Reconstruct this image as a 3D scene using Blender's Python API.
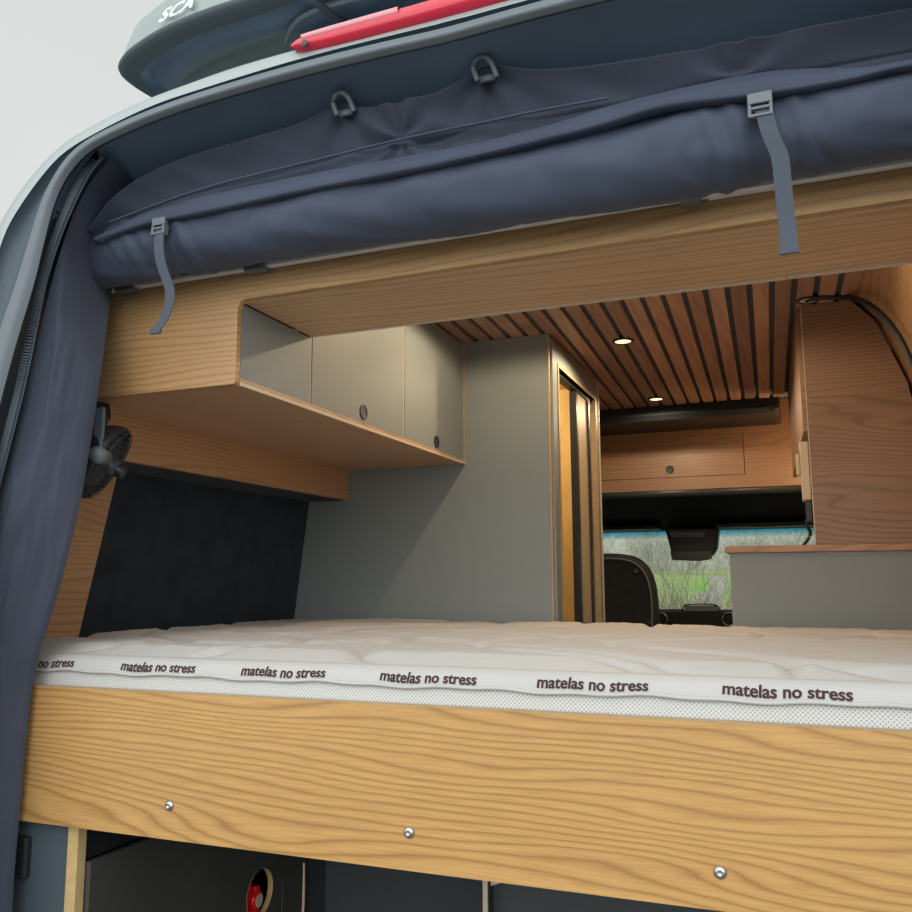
import bpy, bmesh, math, random
from mathutils import Vector, Matrix, noise

for o in list(bpy.data.objects):
    bpy.data.objects.remove(o)
S = bpy.context.scene
COL = S.collection

# ------------------------------------------------------------------ camera
CAM = Vector((0, -1.28, 1.55))
YAW, PITCH, ROLL, FPX = math.radians(21.3), math.radians(8.3), math.radians(-0.25), 855.0
CM = Matrix.Rotation(YAW, 3, 'Z') @ Matrix.Rotation(math.pi/2 + PITCH, 3, 'X') @ Matrix.Rotation(ROLL, 3, 'Z')
cd = bpy.data.cameras.new('camera'); cd.sensor_width = 36; cd.lens = FPX/912*36; cd.clip_start = 0.02; cd.clip_end = 600
co = bpy.data.objects.new('camera', cd); COL.objects.link(co)
co.matrix_world = Matrix.Translation(CAM) @ CM.to_4x4()
S.camera = co

# ------------------------------------------------------------------ exposure
vs = S.view_settings
vs.view_transform = 'Standard'; vs.look = 'None'; vs.gamma = 1; vs.use_curve_mapping = False; vs.exposure = 0.0

# ------------------------------------------------------------------ sky: bright overcast, the brightest cloud behind the camera
W = bpy.data.worlds.new('world'); S.world = W; W.use_nodes = True
nt = W.node_tree; nt.nodes.clear()
tc = nt.nodes.new('ShaderNodeTexCoord'); sp = nt.nodes.new('ShaderNodeSeparateXYZ'); nt.links.new(tc.outputs['Generated'], sp.inputs[0])
mr = nt.nodes.new('ShaderNodeMapRange'); mr.interpolation_type = 'SMOOTHSTEP'
mr.inputs['From Min'].default_value = 0.15; mr.inputs['From Max'].default_value = -0.75
mr.inputs['To Min'].default_value = 0.74; mr.inputs['To Max'].default_value = 1.8
nt.links.new(sp.outputs['Y'], mr.inputs['Value'])
nz = nt.nodes.new('ShaderNodeTexNoise'); nz.inputs['Scale'].default_value = 1.6; nz.inputs['Detail'].default_value = 3
nt.links.new(tc.outputs['Generated'], nz.inputs['Vector'])
cr = nt.nodes.new('ShaderNodeValToRGB'); cr.color_ramp.elements[0].color = (.90, .965, .94, 1); cr.color_ramp.elements[1].color = (1.03, 1.05, 1.04, 1)
cr.color_ramp.elements[0].position = .3; cr.color_ramp.elements[1].position = .7
nt.links.new(nz.outputs[0], cr.inputs[0])
bg = nt.nodes.new('ShaderNodeBackground'); nt.links.new(cr.outputs[0], bg.inputs[0]); nt.links.new(mr.outputs[0], bg.inputs[1])
ow = nt.nodes.new('ShaderNodeOutputWorld'); nt.links.new(bg.outputs[0], ow.inputs[0])

# soft sun through the cloud, high behind the camera
sl = bpy.data.lights.new('sun', 'SUN'); sl.energy = 0.7; sl.angle = math.radians(45); sl.color = (1, .95, .88)
so = bpy.data.objects.new('sun', sl); COL.objects.link(so)
so.rotation_euler = Vector((-0.25, 1.0, -0.55)).to_track_quat('-Z', 'Y').to_euler()

SPOT_E = 9.5


def P(px, py, ax, val):
    "point of the plane axis=val that the photograph shows at pixel px, py"
    d = CM @ Vector(((px-456)/FPX, -(py-456)/FPX, -1))
    return CAM + d*((val-CAM[ax])/d[ax])


# ------------------------------------------------------------------ materials
MATS = {}


def base(name):
    m = bpy.data.materials.new(name); m.use_nodes = True
    return m, m.node_tree, m.node_tree.nodes['Principled BSDF']


def plain(name, col, rough=.5, metal=0, var=0.0, vscale=8, bump=0, bscale=200, sheen=0, emit=None, es=0, spec=None, coat=0):
    m, t, b = base(name)
    b.inputs['Roughness'].default_value = rough; b.inputs['Metallic'].default_value = metal
    b.inputs['Base Color'].default_value = (*col, 1)
    if spec is not None: b.inputs['Specular IOR Level'].default_value = spec
    if coat: b.inputs['Coat Weight'].default_value = coat
    c = t.nodes.new('ShaderNodeTexCoord')
    if var:
        n = t.nodes.new('ShaderNodeTexNoise'); n.inputs['Scale'].default_value = vscale; n.inputs['Detail'].default_value = 4
        t.links.new(c.outputs['Object'], n.inputs['Vector'])
        r = t.nodes.new('ShaderNodeValToRGB'); r.color_ramp.elements[0].position = .3; r.color_ramp.elements[1].position = .7
        r.color_ramp.elements[0].color = (*[x*(1-var) for x in col], 1); r.color_ramp.elements[1].color = (*[min(1, x*(1+var)) for x in col], 1)
        t.links.new(n.outputs[0], r.inputs[0]); t.links.new(r.outputs[0], b.inputs['Base Color'])
    if bump:
        n = t.nodes.new('ShaderNodeTexNoise'); n.inputs['Scale'].default_value = bscale; n.inputs['Detail'].default_value = 2
        t.links.new(c.outputs['Object'], n.inputs['Vector'])
        u = t.nodes.new('ShaderNodeBump'); u.inputs['Strength'].default_value = bump; u.inputs['Distance'].default_value = .002
        t.links.new(n.outputs[0], u.inputs['Height']); t.links.new(u.outputs[0], b.inputs['Normal'])
    if sheen:
        b.inputs['Sheen Weight'].default_value = sheen; b.inputs['Sheen Roughness'].default_value = .4
        b.inputs['Sheen Tint'].default_value = (.6, .68, .9, 1)
    if emit:
        b.inputs['Emission Color'].default_value = (*emit, 1); b.inputs['Emission Strength'].default_value = es
    MATS[name] = m
    return m


def oak(name, dark, light, grain='X', across='Z', freq=34, warp=2.6, seed=0.0, rough=.42, island=False, tone=.6):
    "plain-sawn veneer: contour lines of a field stretched along the grain, plus pores"
    m, t, b = base(name)
    b.inputs['Roughness'].default_value = rough
    L = t.links.new
    c = t.nodes.new('ShaderNodeTexCoord')
    ax = 'XYZ'
    mp = t.nodes.new('ShaderNodeMapping'); L(c.outputs['Object'], mp.inputs['Vector'])
    sc = [1, 1, 1]; sc[ax.index(grain)] = .16
    mp.inputs['Scale'].default_value = sc; mp.inputs['Location'].default_value = (seed*3.1, seed*1.7, seed*5.3)
    n1 = t.nodes.new('ShaderNodeTexNoise'); n1.inputs['Scale'].default_value = 4.2; n1.inputs['Detail'].default_value = 2.2; n1.inputs['Roughness'].default_value = .42
    L(mp.outputs[0], n1.inputs['Vector'])
    n1b = t.nodes.new('ShaderNodeTexNoise'); n1b.inputs['Scale'].default_value = 30; n1b.inputs['Detail'].default_value = 3
    L(mp.outputs[0], n1b.inputs['Vector'])
    s = t.nodes.new('ShaderNodeSeparateXYZ'); L(c.outputs['Object'], s.inputs[0])

    def M(op, a, bb):
        q = t.nodes.new('ShaderNodeMath'); q.operation = op
        for i, v in enumerate((a, bb)):
            if v is None: continue
            if isinstance(v, (int, float)): q.inputs[i].default_value = v
            else: L(v, q.inputs[i])
        return q.outputs[0]
    h = M('ADD', M('MULTIPLY', s.outputs[ax.index(across)], freq), M('MULTIPLY', n1.outputs[0], warp*9))
    h = M('ADD', h, M('MULTIPLY', n1b.outputs[0], .9))
    w = M('FRACT', h, None)
    # sharp dark late-wood line then slow fade
    ramp = t.nodes.new('ShaderNodeValToRGB'); e = ramp.color_ramp.elements
    e[0].position = 0; e[0].color = (.0, .0, .0, 1)
    e[1].position = 1; e[1].color = (.0, .0, .0, 1)
    for p, v in ((.06, .10), (.18, .75), (.40, 1.0), (.72, .88), (.92, .42)):
        q = e.new(p); q.color = (v, v, v, 1)
    L(w, ramp.inputs[0])
    # pores
    mp2 = t.nodes.new('ShaderNodeMapping'); L(c.outputs['Object'], mp2.inputs['Vector'])
    sc = [1, 1, 1]; sc[ax.index(grain)] = .035; mp2.inputs['Scale'].default_value = sc
    n2 = t.nodes.new('ShaderNodeTexNoise'); n2.inputs['Scale'].default_value = 420; n2.inputs['Detail'].default_value = 2
    L(mp2.outputs[0], n2.inputs['Vector'])
    pr = t.nodes.new('ShaderNodeMapRange'); pr.inputs['From Min'].default_value = .3; pr.inputs['From Max'].default_value = .62
    pr.inputs['To Min'].default_value = .62; pr.inputs['To Max'].default_value = 1; L(n2.outputs[0], pr.inputs['Value'])
    # broad tone drift
    n3 = t.nodes.new('ShaderNodeTexNoise'); n3.inputs['Scale'].default_value = 9; n3.inputs['Detail'].default_value = 3; L(mp.outputs[0], n3.inputs['Vector'])
    v = M('ADD', M('MULTIPLY', M('MULTIPLY', ramp.outputs[0], pr.outputs[0]), tone), M('MULTIPLY', n3.outputs[0], 1.15*(1-tone)))
    v = M('ADD', v, M('MULTIPLY', pr.outputs[0], .12))
    mix = t.nodes.new('ShaderNodeMix'); mix.data_type = 'RGBA'; mix.clamp_factor = True
    L(v, mix.inputs['Factor']); mix.inputs['A'].default_value = (*dark, 1); mix.inputs['B'].default_value = (*light, 1)
    out = mix.outputs['Result']
    if island:
        g = t.nodes.new('ShaderNodeNewGeometry')
        r2 = t.nodes.new('ShaderNodeValToRGB'); r2.color_ramp.interpolation = 'LINEAR'
        r2.color_ramp.elements[0].color = (.55, .52, .56, 1); r2.color_ramp.elements[1].color = (1.15, 1.1, 1.05, 1)
        L(g.outputs['Random Per Island'], r2.inputs[0])
        mm = t.nodes.new('ShaderNodeMix'); mm.data_type = 'RGBA'; mm.blend_type = 'MULTIPLY'; mm.inputs['Factor'].default_value = 1
        L(out, mm.inputs['A']); L(r2.outputs[0], mm.inputs['B']); out = mm.outputs['Result']
    L(out, b.inputs['Base Color'])
    u = t.nodes.new('ShaderNodeBump'); u.inputs['Strength'].default_value = .12; u.inputs['Distance'].default_value = .001
    L(pr.outputs[0], u.inputs['Height']); L(u.outputs[0], b.inputs['Normal'])
    MATS[name] = m
    return m


OD, OL = (.30, .145, .038), (.62, .36, .135)
oak('oak_bed', OD, OL, 'X', 'Z', freq=80, warp=3.4, seed=1.3, tone=.72)
oak('oak_x', (.38, .22, .11), (.72, .47, .275), 'X', 'Y', freq=40, warp=1.4, seed=.4)
oak('oak_fascia', (.31, .16, .065), (.58, .35, .16), 'X', 'Z', freq=85, warp=1.6, seed=2.2)
oak('oak_under', (.29, .16, .09), (.58, .36, .22), 'Y', 'X', freq=60, warp=1.8, seed=3.2)
oak('oak_side', (.30, .155, .075), (.55, .33, .175), 'Y', 'Z', freq=70, warp=2.0, seed=5.1)
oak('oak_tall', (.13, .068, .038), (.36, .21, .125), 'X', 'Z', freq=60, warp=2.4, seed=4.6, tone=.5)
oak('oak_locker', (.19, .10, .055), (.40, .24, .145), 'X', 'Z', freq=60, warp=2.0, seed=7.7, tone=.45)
oak('slat_wood', (.30, .16, .105), (.60, .37, .26), 'Y', 'X', freq=22, warp=1.2, seed=8.8, island=True, tone=.45)
oak('worktop_oak', (.25, .125, .06), (.50, .28, .15), 'X', 'Y', freq=30, warp=1.8, seed=9.1)
plain('edge_cream', (.66, .56, .42), .5)
plain('edge_oak', (.48, .34, .19), .5, var=.12, vscale=60)
plain('ply_light', (.62, .45, .21), .55, var=.1, vscale=60)
plain('grey_laminate', (.235, .27, .272), .55, var=.04, vscale=3)
plain('grey_block', (.24, .265, .265), .55)
plain('slate_panel', (.075, .10, .125), .6, var=.05)
plain('slate_dark', (.048, .058, .066), .6)
plain('garage_dark', (.062, .062, .058), .6, var=.12, vscale=5)
plain('carpet_black', (.015, .025, .038), .95, var=.3, vscale=14, bump=.6, bscale=600, sheen=.15)
plain('ceiling_felt', (.09, .115, .135), .95, bump=.4)
plain('black_plastic', (.018, .021, .026), .45)
plain('black_soft', (.012, .015, .018), .7)
plain('grey_plastic', (.16, .19, .22), .4)
plain('dark_grey_plastic', (.05, .062, .075), .35)
plain('cream_plastic', (.62, .50, .36), .45)
plain('steel', (.55, .56, .57), .34, metal=1)
plain('aluminium', (.86, .87, .88), .4)
plain('navy_cloth', (.054, .067, .106), .75, var=.12, vscale=9, bump=.35, bscale=900, sheen=.25)
plain('navy_cloth_light', (.064, .082, .135), .7, var=.1, vscale=9, bump=.3, bscale=900, sheen=.25)
plain('webbing', (.085, .105, .14), .7, bump=.6, bscale=1500, sheen=.3)
plain('lining', (.15, .23, .34), .6, var=.1, vscale=5, sheen=.3)
plain('body_paint', (.36, .43, .44), .25, coat=.6)
plain('body_dark', (.055, .085, .115), .45)
plain('rubber_seal', (.15, .18, .21), .5)
plain('box_paint', (.30, .37, .37), .35, coat=.3)
plain('dark_lip', (.038, .048, .060), .9, spec=.1)
plain('lip_grey', (.085, .105, .125), .75)
plain('box_under', (.12, .18, .27), .35, var=.2, vscale=5)
plain('white_print', (.85, .9, .88), .4)
plain('lens_red', (.75, .03, .07), .18, coat=.6)
plain('lens_pink', (.85, .32, .36), .15, coat=.6)
plain('red_knob', (.72, .01, .012), .25, coat=.3)
plain('green_plastic', (.02, .14, .05), .4)
plain('maroon_print', (.05, .012, .02), .7)
plain('orange_ply', (.60, .46, .24), .55, var=.1)
plain('beige_door', (.58, .46, .28), .5)
plain('seat_cloth', (.022, .025, .030), .8, var=.2, vscale=30)
plain('gravel', (.13, .125, .115), .95, var=.3, vscale=12, bump=.6, bscale=60)
plain('bark', (.21, .185, .145), .9, var=.3, vscale=40)
plain('bark_pale', (.36, .35, .30), .9, var=.25, vscale=1.5)
plain('lamp_glass', (1, .85, .6), .4, emit=(1, .74, .36), es=2.2)
plain('lamp_off', (.85, .76, .62), .4)
plain('track_dirt', (.36, .33, .28), .95, var=.2, vscale=2)


def grass_mat():
    m, t, b = base('grass'); L = t.links.new
    c = t.nodes.new('ShaderNodeTexCoord')
    n = t.nodes.new('ShaderNodeTexNoise'); n.inputs['Scale'].default_value = .12; n.inputs['Detail'].default_value = 5; L(c.outputs['Object'], n.inputs['Vector'])
    r = t.nodes.new('ShaderNodeValToRGB'); e = r.color_ramp.elements
    e[0].position = .40; e[0].color = (.22, .42, .07, 1); e[1].position = .60; e[1].color = (.40, .37, .20, 1)
    L(n.outputs[0], r.inputs[0]); L(r.outputs[0], b.inputs['Base Color']); b.inputs['Roughness'].default_value = .95
    MATS['grass'] = m


grass_mat()


def mattress_mats():
    # knitted cover: cloth weave bump
    m, t, b = base('ticking'); L = t.links.new
    b.inputs['Base Color'].default_value = (.54, .535, .525, 1); b.inputs['Roughness'].default_value = .7
    c = t.nodes.new('ShaderNodeTexCoord')
    v = t.nodes.new('ShaderNodeTexVoronoi'); v.inputs['Scale'].default_value = 330; v.inputs['Randomness'].default_value = 0; L(c.outputs['Object'], v.inputs['Vector'])
    u = t.nodes.new('ShaderNodeBump'); u.inputs['Strength'].default_value = .15; u.inputs['Distance'].default_value = .001
    L(v.outputs['Distance'], u.inputs['Height']); L(u.outputs[0], b.inputs['Normal'])
    MATS['ticking'] = m
    # spacer mesh of the border: rows of small grey holes
    m, t, b = base('spacer_mesh'); L = t.links.new
    b.inputs['Roughness'].default_value = .7
    c = t.nodes.new('ShaderNodeTexCoord')
    mp = t.nodes.new('ShaderNodeMapping'); mp.inputs['Rotation'].default_value = (0, math.radians(45), 0); mp.inputs['Scale'].default_value = (1, 0, 1)
    L(c.outputs['Object'], mp.inputs['Vector'])
    v = t.nodes.new('ShaderNodeTexVoronoi'); v.inputs['Scale'].default_value = 215; v.inputs['Randomness'].default_value = 0; L(mp.outputs[0], v.inputs['Vector'])
    r = t.nodes.new('ShaderNodeValToRGB'); e = r.color_ramp.elements
    e[0].position = .18; e[0].color = (.26, .27, .28, 1); e[1].position = .30; e[1].color = (.66, .67, .67, 1)
    L(v.outputs['Distance'], r.inputs[0]); L(r.outputs[0], b.inputs['Base Color'])
    MATS['spacer_mesh'] = m


mattress_mats()


def glass_mat():
    m, t, b = base('windscreen_glass'); L = t.links.new
    t.nodes.remove(b)
    out = t.nodes['Material Output']
    tr = t.nodes.new('ShaderNodeBsdfTransparent'); gl = t.nodes.new('ShaderNodeBsdfGlossy'); gl.inputs['Roughness'].default_value = .02
    c = t.nodes.new('ShaderNodeTexCoord'); s = t.nodes.new('ShaderNodeSeparateXYZ'); L(c.outputs['Object'], s.inputs[0])
    r = t.nodes.new('ShaderNodeValToRGB'); e = r.color_ramp.elements
    e[0].position = .0; e[0].color = (.93, .96, .95, 1); e[1].position = 1; e[1].color = (.20, .60, .78, 1)
    mr_ = t.nodes.new('ShaderNodeMapRange'); mr_.inputs['From Min'].default_value = TINT0; mr_.inputs['From Max'].default_value = TINT1
    L(s.outputs['Z'], mr_.inputs['Value']); L(mr_.outputs[0], r.inputs[0]); L(r.outputs[0], tr.inputs['Color'])
    mx = t.nodes.new('ShaderNodeMixShader'); mx.inputs[0].default_value = .04
    L(tr.outputs[0], mx.inputs[1]); L(gl.outputs[0], mx.inputs[2]); L(mx.outputs[0], out.inputs['Surface'])
    MATS['windscreen_glass'] = m


# ------------------------------------------------------------------ mesh helpers
WL = {}


def wl(o):
    return WL[o.name] if o else Vector((0, 0, 0))


class MB:
    def __init__(self): self.v = []; self.f = []

    def add(self, v, f):
        n = len(self.v); self.v += [Vector(p) for p in v]; self.f += [[i+n for i in q] for q in f]; return self

    def box(self, x0, x1, y0, y1, z0, z1):
        v = [(x, y, z) for x in (x0, x1) for y in (y0, y1) for z in (z0, z1)]
        return self.add(v, [(0, 1, 3, 2), (4, 6, 7, 5), (0, 4, 5, 1), (2, 3, 7, 6), (0, 2, 6, 4), (1, 5, 7, 3)])

    def prism(self, poly, d):
        "closed polygon (world points) extruded along d"
        d = Vector(d); n = len(poly); p = [Vector(q) for q in poly]
        self.add(p + [q+d for q in p], [tuple(range(n))[::-1], tuple(range(n, 2*n))] + [(i, (i+1) % n, (i+1) % n+n, i+n) for i in range(n)])
        return self

    def grid(self, rows, closed=False):
        m = len(rows[0]); v = [p for r in rows for p in r]; f = []
        for i in range(len(rows)-1):
            for j in range(m if closed else m-1):
                k = (j+1) % m
                f.append((i*m+j, i*m+k, (i+1)*m+k, (i+1)*m+j))
        return self.add(v, f)

    def lathe(self, origin, axis, prof, n=24):
        "prof: list of (distance along the axis, radius)"
        a = Vector(axis).normalized(); u = a.orthogonal().normalized(); w = a.cross(u)
        o = Vector(origin)
        rows = [[o + a*d + (u*math.cos(2*math.pi*k/n) + w*math.sin(2*math.pi*k/n))*max(r, 1e-5) for k in range(n)] for d, r in prof]
        self.grid(rows, True)
        return self

    def cyl(self, a, b, r, n=16, r2=None):
        a = Vector(a); b = Vector(b); L = (b-a).length
        r2 = r if r2 is None else r2
        return self.lathe(a, b-a, [(0, 0), (0, r), (L, r2), (L, 0)], n)

    def tube(self, pts, r, n=8):
        pts = [Vector(p) for p in pts]; rows = []
        for i, p in enumerate(pts):
            t = (pts[min(i+1, len(pts)-1)] - pts[max(i-1, 0)]).normalized()
            ref = Vector((0, 0, 1)) if abs(t.z) < .9 else Vector((1, 0, 0))
            u = t.cross(ref).normalized(); w = t.cross(u)
            rr = r[i] if isinstance(r, (list, tuple)) else r
            rows.append([p + (u*math.cos(2*math.pi*k/n)+w*math.sin(2*math.pi*k/n))*rr for k in range(n)])
        self.grid(rows, True)
        for row, rev in ((rows[0], True), (rows[-1], False)):
            self.add(row, [tuple(range(n))[::-1] if rev else tuple(range(n))])
        return self

    def ribbon(self, pts, side, w, th, nrm):
        "flat strap: centre line pts, width w along side, thickness th along nrm"
        side = Vector(side).normalized(); nrm = Vector(nrm).normalized()
        rows = []
        for p in pts:
            p = Vector(p)
            rows.append([p-side*w/2, p+side*w/2, p+side*w/2+nrm*th, p-side*w/2+nrm*th])
        self.grid(rows, True)
        self.add(rows[0], [(3, 2, 1, 0)]); self.add(rows[-1], [(0, 1, 2, 3)])
        return self


def mesh(name, mb, mat, parent=None, smooth=False, bevel=0, solid=0, base_at=None, subd=0):
    v = mb.v
    if parent is None:
        if base_at is None:
            xs = [p.x for p in v]; ys = [p.y for p in v]; zs = [p.z for p in v]
            base_at = Vector(((min(xs)+max(xs))/2, (min(ys)+max(ys))/2, min(zs)))
        org = Vector(base_at)
    else:
        org = wl(parent)
    me = bpy.data.meshes.new(name)
    me.from_pydata([p-org for p in v], [], mb.f)
    me.validate(); me.update()
    bm = bmesh.new(); bm.from_mesh(me); bmesh.ops.remove_doubles(bm, verts=bm.verts, dist=1e-6)
    bmesh.ops.recalc_face_normals(bm, faces=bm.faces); bm.to_mesh(me); bm.free()
    me.materials.append(MATS[mat])
    if smooth:
        for p in me.polygons: p.use_smooth = True
    o = bpy.data.objects.new(name, me); COL.objects.link(o)
    if parent is None: o.location = org
    else: o.parent = parent
    WL[o.name] = org
    if solid:
        q = o.modifiers.new('s', 'SOLIDIFY'); q.thickness = solid; q.offset = 0
    if bevel:
        q = o.modifiers.new('b', 'BEVEL'); q.width = bevel; q.segments = 2; q.limit_method = 'ANGLE'; q.angle_limit = math.radians(40)
    if subd:
        q = o.modifiers.new('d', 'SUBSURF'); q.levels = q.render_levels = subd
    return o


def empty(name, loc):
    o = bpy.data.objects.new(name, None); COL.objects.link(o); o.location = loc; o.empty_display_size = .05
    WL[o.name] = Vector(loc)
    return o


def tag(o, label=None, cat=None, group=None, kind=None):
    if label: o['label'] = label
    if cat: o['category'] = cat
    if group: o['group'] = group
    if kind: o['kind'] = kind
    return o


def struct(name, mb, mat, label, cat, **k):
    o = mesh(name, mb, mat, **k)
    return tag(o, label, cat, kind='structure')


def lerp_poly(pts, n):
    "resample a polyline of world points by length"
    pts = [Vector(p) for p in pts]
    L = [0]
    for a, b in zip(pts, pts[1:]): L.append(L[-1]+(b-a).length)
    out = []
    j = 0
    for i in range(n):
        s = L[-1]*i/(n-1)
        while j < len(L)-2 and L[j+1] < s: j += 1
        u = (s-L[j])/max(L[j+1]-L[j], 1e-9)
        out.append(pts[j].lerp(pts[j+1], min(max(u, 0), 1)))
    return out


def smooth_poly(pts, it=2):
    pts = [Vector(p) for p in pts]
    for _ in range(it):
        q = [pts[0]]
        for a, b in zip(pts, pts[1:]): q += [a.lerp(b, .25), a.lerp(b, .75)]
        q.append(pts[-1]); pts = q
    return pts


# ================================================================== STRUCTURE
YP = 1.38                     # grey partition behind the bed
XL = -1.62
# right and left wall cross-section (inside of the van)
WALL_L = [(-1.66, .62), (-1.665, 1.10), (-1.656, 1.42), (-1.604, 1.83), (-1.57, 2.10), (-1.50, 2.29), (-1.40, 2.40)]
WALL_R = [(.42, .62), (.425, 1.10), (.41, 1.42), (.385, 1.83), (.343, 2.10), (.274, 2.287), (.205, 2.375)]


def wall(name, prof, y0, y1, out, mat, label, cat):
    mb = MB()
    a = [(x, y0, z) for x, z in prof]; b = [(x+out, y0, z) for x, z in prof]
    mb.prism(a + b[::-1], (0, y1-y0, 0))
    return struct(name, mb, mat, label, cat)


wall('wall_left', WALL_L, .10, 4.25, -.03, 'carpet_black', 'black carpet-lined side wall of the van left of the mattress', 'wall')
wall('wall_right', WALL_R, .12, 4.25, .03, 'oak_side', 'oak-clad curved side wall at the right above the kitchen end', 'wall')
struct('floor', MB().box(-1.69, .45, .0, 4.3, .58, .62), 'garage_dark', 'dark floor of the van under the bed', 'floor')
struct('trim_2', MB().box(-1.69, .45, 3.0, 4.3, .62, .64), 'black_plastic', 'dark floor of the cab', 'floor')

# ground and the land in front of the van
SL = Vector((-.0235, 1, -.0136))


def gz(x, y):
    if y < 12: return 0.0
    t = y-12
    return .00016*t*t + .012*max(0, y-22) + .35*noise.noise(Vector((x*.05, y*.05, 1.3)))*min(1, t/20)


rows = []
ys = [-25, -8, 0, 6, 12] + [12+ (k/34)**1.7*150 for k in range(1, 35)]
for y in ys:
    rows.append([Vector((x, y, gz(x, y))) for x in [(-1+2*i/48)*(22+abs(y)*1.0) for i in range(49)]])
struct('ground', MB().grid(rows[:5]), 'gravel', 'grey gravel ground under the van', 'ground')
struct('ground', MB().grid(rows[4:]), 'grass', 'green and straw coloured grassy slope seen through the windscreen', 'ground', smooth=True)

# ceiling: felt-covered board with wooden slats
cz = 2.37
Z = lambda y: cz - .0136*(y-.4)
mb = MB()
mb.prism([(-1.56, .12, Z(.12)+.012), (.26, .12, Z(.12)+.012), (.26, 2.72, Z(2.72)+.012), (-1.56, 2.72, Z(2.72)+.012)], (0, 0, .02))
ceil = struct('ceiling', mb, 'ceiling_felt', 'dark felt ceiling between the wooden slats', 'ceiling')
mb = MB()
pitch, gapw = .0592, .0165
y0, y1 = .14, 2.645
for k in range(-26, 5):
    xa = -.009 + k*pitch + gapw/2; xb = xa + pitch - gapw
    if k >= 2: xa, xb = -.009+2*pitch+gapw/2 + (k-2)*pitch, -.009+2*pitch+(k-1)*pitch-gapw/2
    if xb > .27 or xa < -1.55: continue
    ox0 = SL.x*(y0-1.135); ox1 = SL.x*(y1-1.135)
    mb.prism([(xa+ox0, y0, Z(y0)), (xb+ox0, y0, Z(y0)), (xb+ox1, y1, Z(y1)), (xa+ox1, y1, Z(y1))], (0, 0, .012))
mesh('slat_cladding', mb, 'slat_wood', ceil)
# outer roof skin closes the roof
struct('trim_3', MB().box(-1.36, .40, .12, 4.2, 2.435, 2.45), 'body_dark', 'roof skin above the ceiling', 'roof')

# cab: headliner, windscreen, front wall, cab pillars
mb = MB()
mb.prism([(-1.60, 3.10, 1.985), (-1.60, 3.14, 1.975), (-1.60, 4.10, 1.845), (-1.60, 4.14, 1.90), (-1.60, 4.10, 2.42), (-1.60, 3.14, 2.42)], (1.95, 0, 0))
hl = struct('trim_1', mb, 'black_soft', 'black headliner sloping above the windscreen', 'headliner')
mesh('sun_visor', MB().box(-1.25, -.72, 3.80, 4.03, 1.845, 1.868), 'black_plastic', hl, bevel=.008)
mesh('sun_visor', MB().box(-.40, .13, 3.80, 4.03, 1.845, 1.868), 'black_plastic', hl, bevel=.008)
mesh('warning_label', MB().box(-.20, -.06, 3.83, 3.86, 1.841, 1.844), 'cream_plastic', hl)
# the cupboard rail seen as a soft roll under the locker
mesh('roll_edge', MB().lathe((-1.55, 3.115, 1.985), (1, 0, 0), [(0, 0), (0, .022), (1.85, .022), (1.85, 0)], 16), 'dark_grey_plastic', hl, smooth=True)
wsb, wst = (4.75, 1.28), (4.16, 1.88)
TINT0, TINT1 = 1.805-1.28, 1.85-1.28
glass_mat()
mb = MB().prism([(-1.60, wsb[0], wsb[1]), (.36, wsb[0], wsb[1]), (.36, wst[0], wst[1]), (-1.60, wst[0], wst[1])], (0, .005, .005))
struct('window_1', mb, 'windscreen_glass', 'windscreen with a blue tinted band along its top', 'windscreen')
struct('wall_front', MB().box(-1.63, .39, 4.70, 4.78, .60, 1.30), 'black_plastic', 'black bulkhead below the windscreen', 'wall')
for nm, x0, x1, lb in (('trim_4', -1.69, -1.60, 'left'), ('trim_5', .35, .44, 'right')):
    struct(nm, MB().prism([(x0, 4.22, .6), (x0, 4.78, .6), (x0, 4.80, 1.30), (x0, 4.22, 1.95)], (x1-x0, 0, 0)), 'black_plastic', 'black windscreen pillar on the %s of the cab' % lb, 'pillar')

# ================================================================== VAN BODYWORK at the rear opening
body = empty('van_bodywork', (-.55, -.12, .62))
tag(body, 'pale painted van body around the open doorway, with grey seal and red brake light', 'van body')
N = 90


def px_line(pts, y, n=N, sm=3):
    return lerp_poly(smooth_poly([P(a, b, 1, y) for a, b in pts], sm), n)


def tail(line_px, y, xoff):
    "frame line: goes down the left side, up round the corner, along the roof, then mirrored down the right side"
    w = smooth_poly([P(a, b, 1, y) for a, b in line_px], 3)
    first = w[0]
    down = [Vector((first.x-.012, y, z)) for z in (.70, 1.0, 1.35, first.z-.12)]
    left = down + w
    xc = -.45
    # keep the traced part until the middle of the van, then its mirror
    half = [p for p in left if p.x < xc]
    zmid = half[-1].z
    half.append(Vector((xc, y, zmid+.002)))
    full = half + [Vector((2*xc-p.x, y, p.z)) for p in half[:-1]][::-1]
    return lerp_poly(smooth_poly(full, 1), 260)


A_ = [(-45, 440), (-28, 330), (0, 225), (14, 202), (33, 176), (55, 155), (81, 133), (110, 117), (153, 97), (193, 82), (233, 67), (297, 49), (400, 24), (500, 3), (600, -17)]
B_ = [(-42, 445), (-20, 330), (0, 240), (22, 202), (50, 165), (70, 147), (110, 125), (153, 104.5), (200, 89), (300, 58), (400, 33), (500, 9.5), (600, -12)]
C_ = [(-22, 440), (-5, 350), (20, 280), (32, 242), (45, 203), (56, 181), (72, 157), (92, 141), (123, 125), (153, 112), (200, 95), (304, 64), (400, 41), (500, 19.5), (600, -3)]
D_ = [(-2, 412), (14, 350), (35, 282), (44, 242), (54, 203), (64, 181), (77, 163), (92, 149), (123, 134), (153, 121), (200, 104.5), (304, 75), (400, 52), (500, 31), (600, 8)]
LA = tail(A_, -.10, 0); LB = tail(B_, -.14, 0); LC = tail(C_, -.15, 0); LD = tail(D_, -.16, 0)
LD2 = tail([(a+1.5, b+1.5) for a, b in D_], -.128, 0)
cx = Vector((-.45, 0, 1.5))


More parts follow.
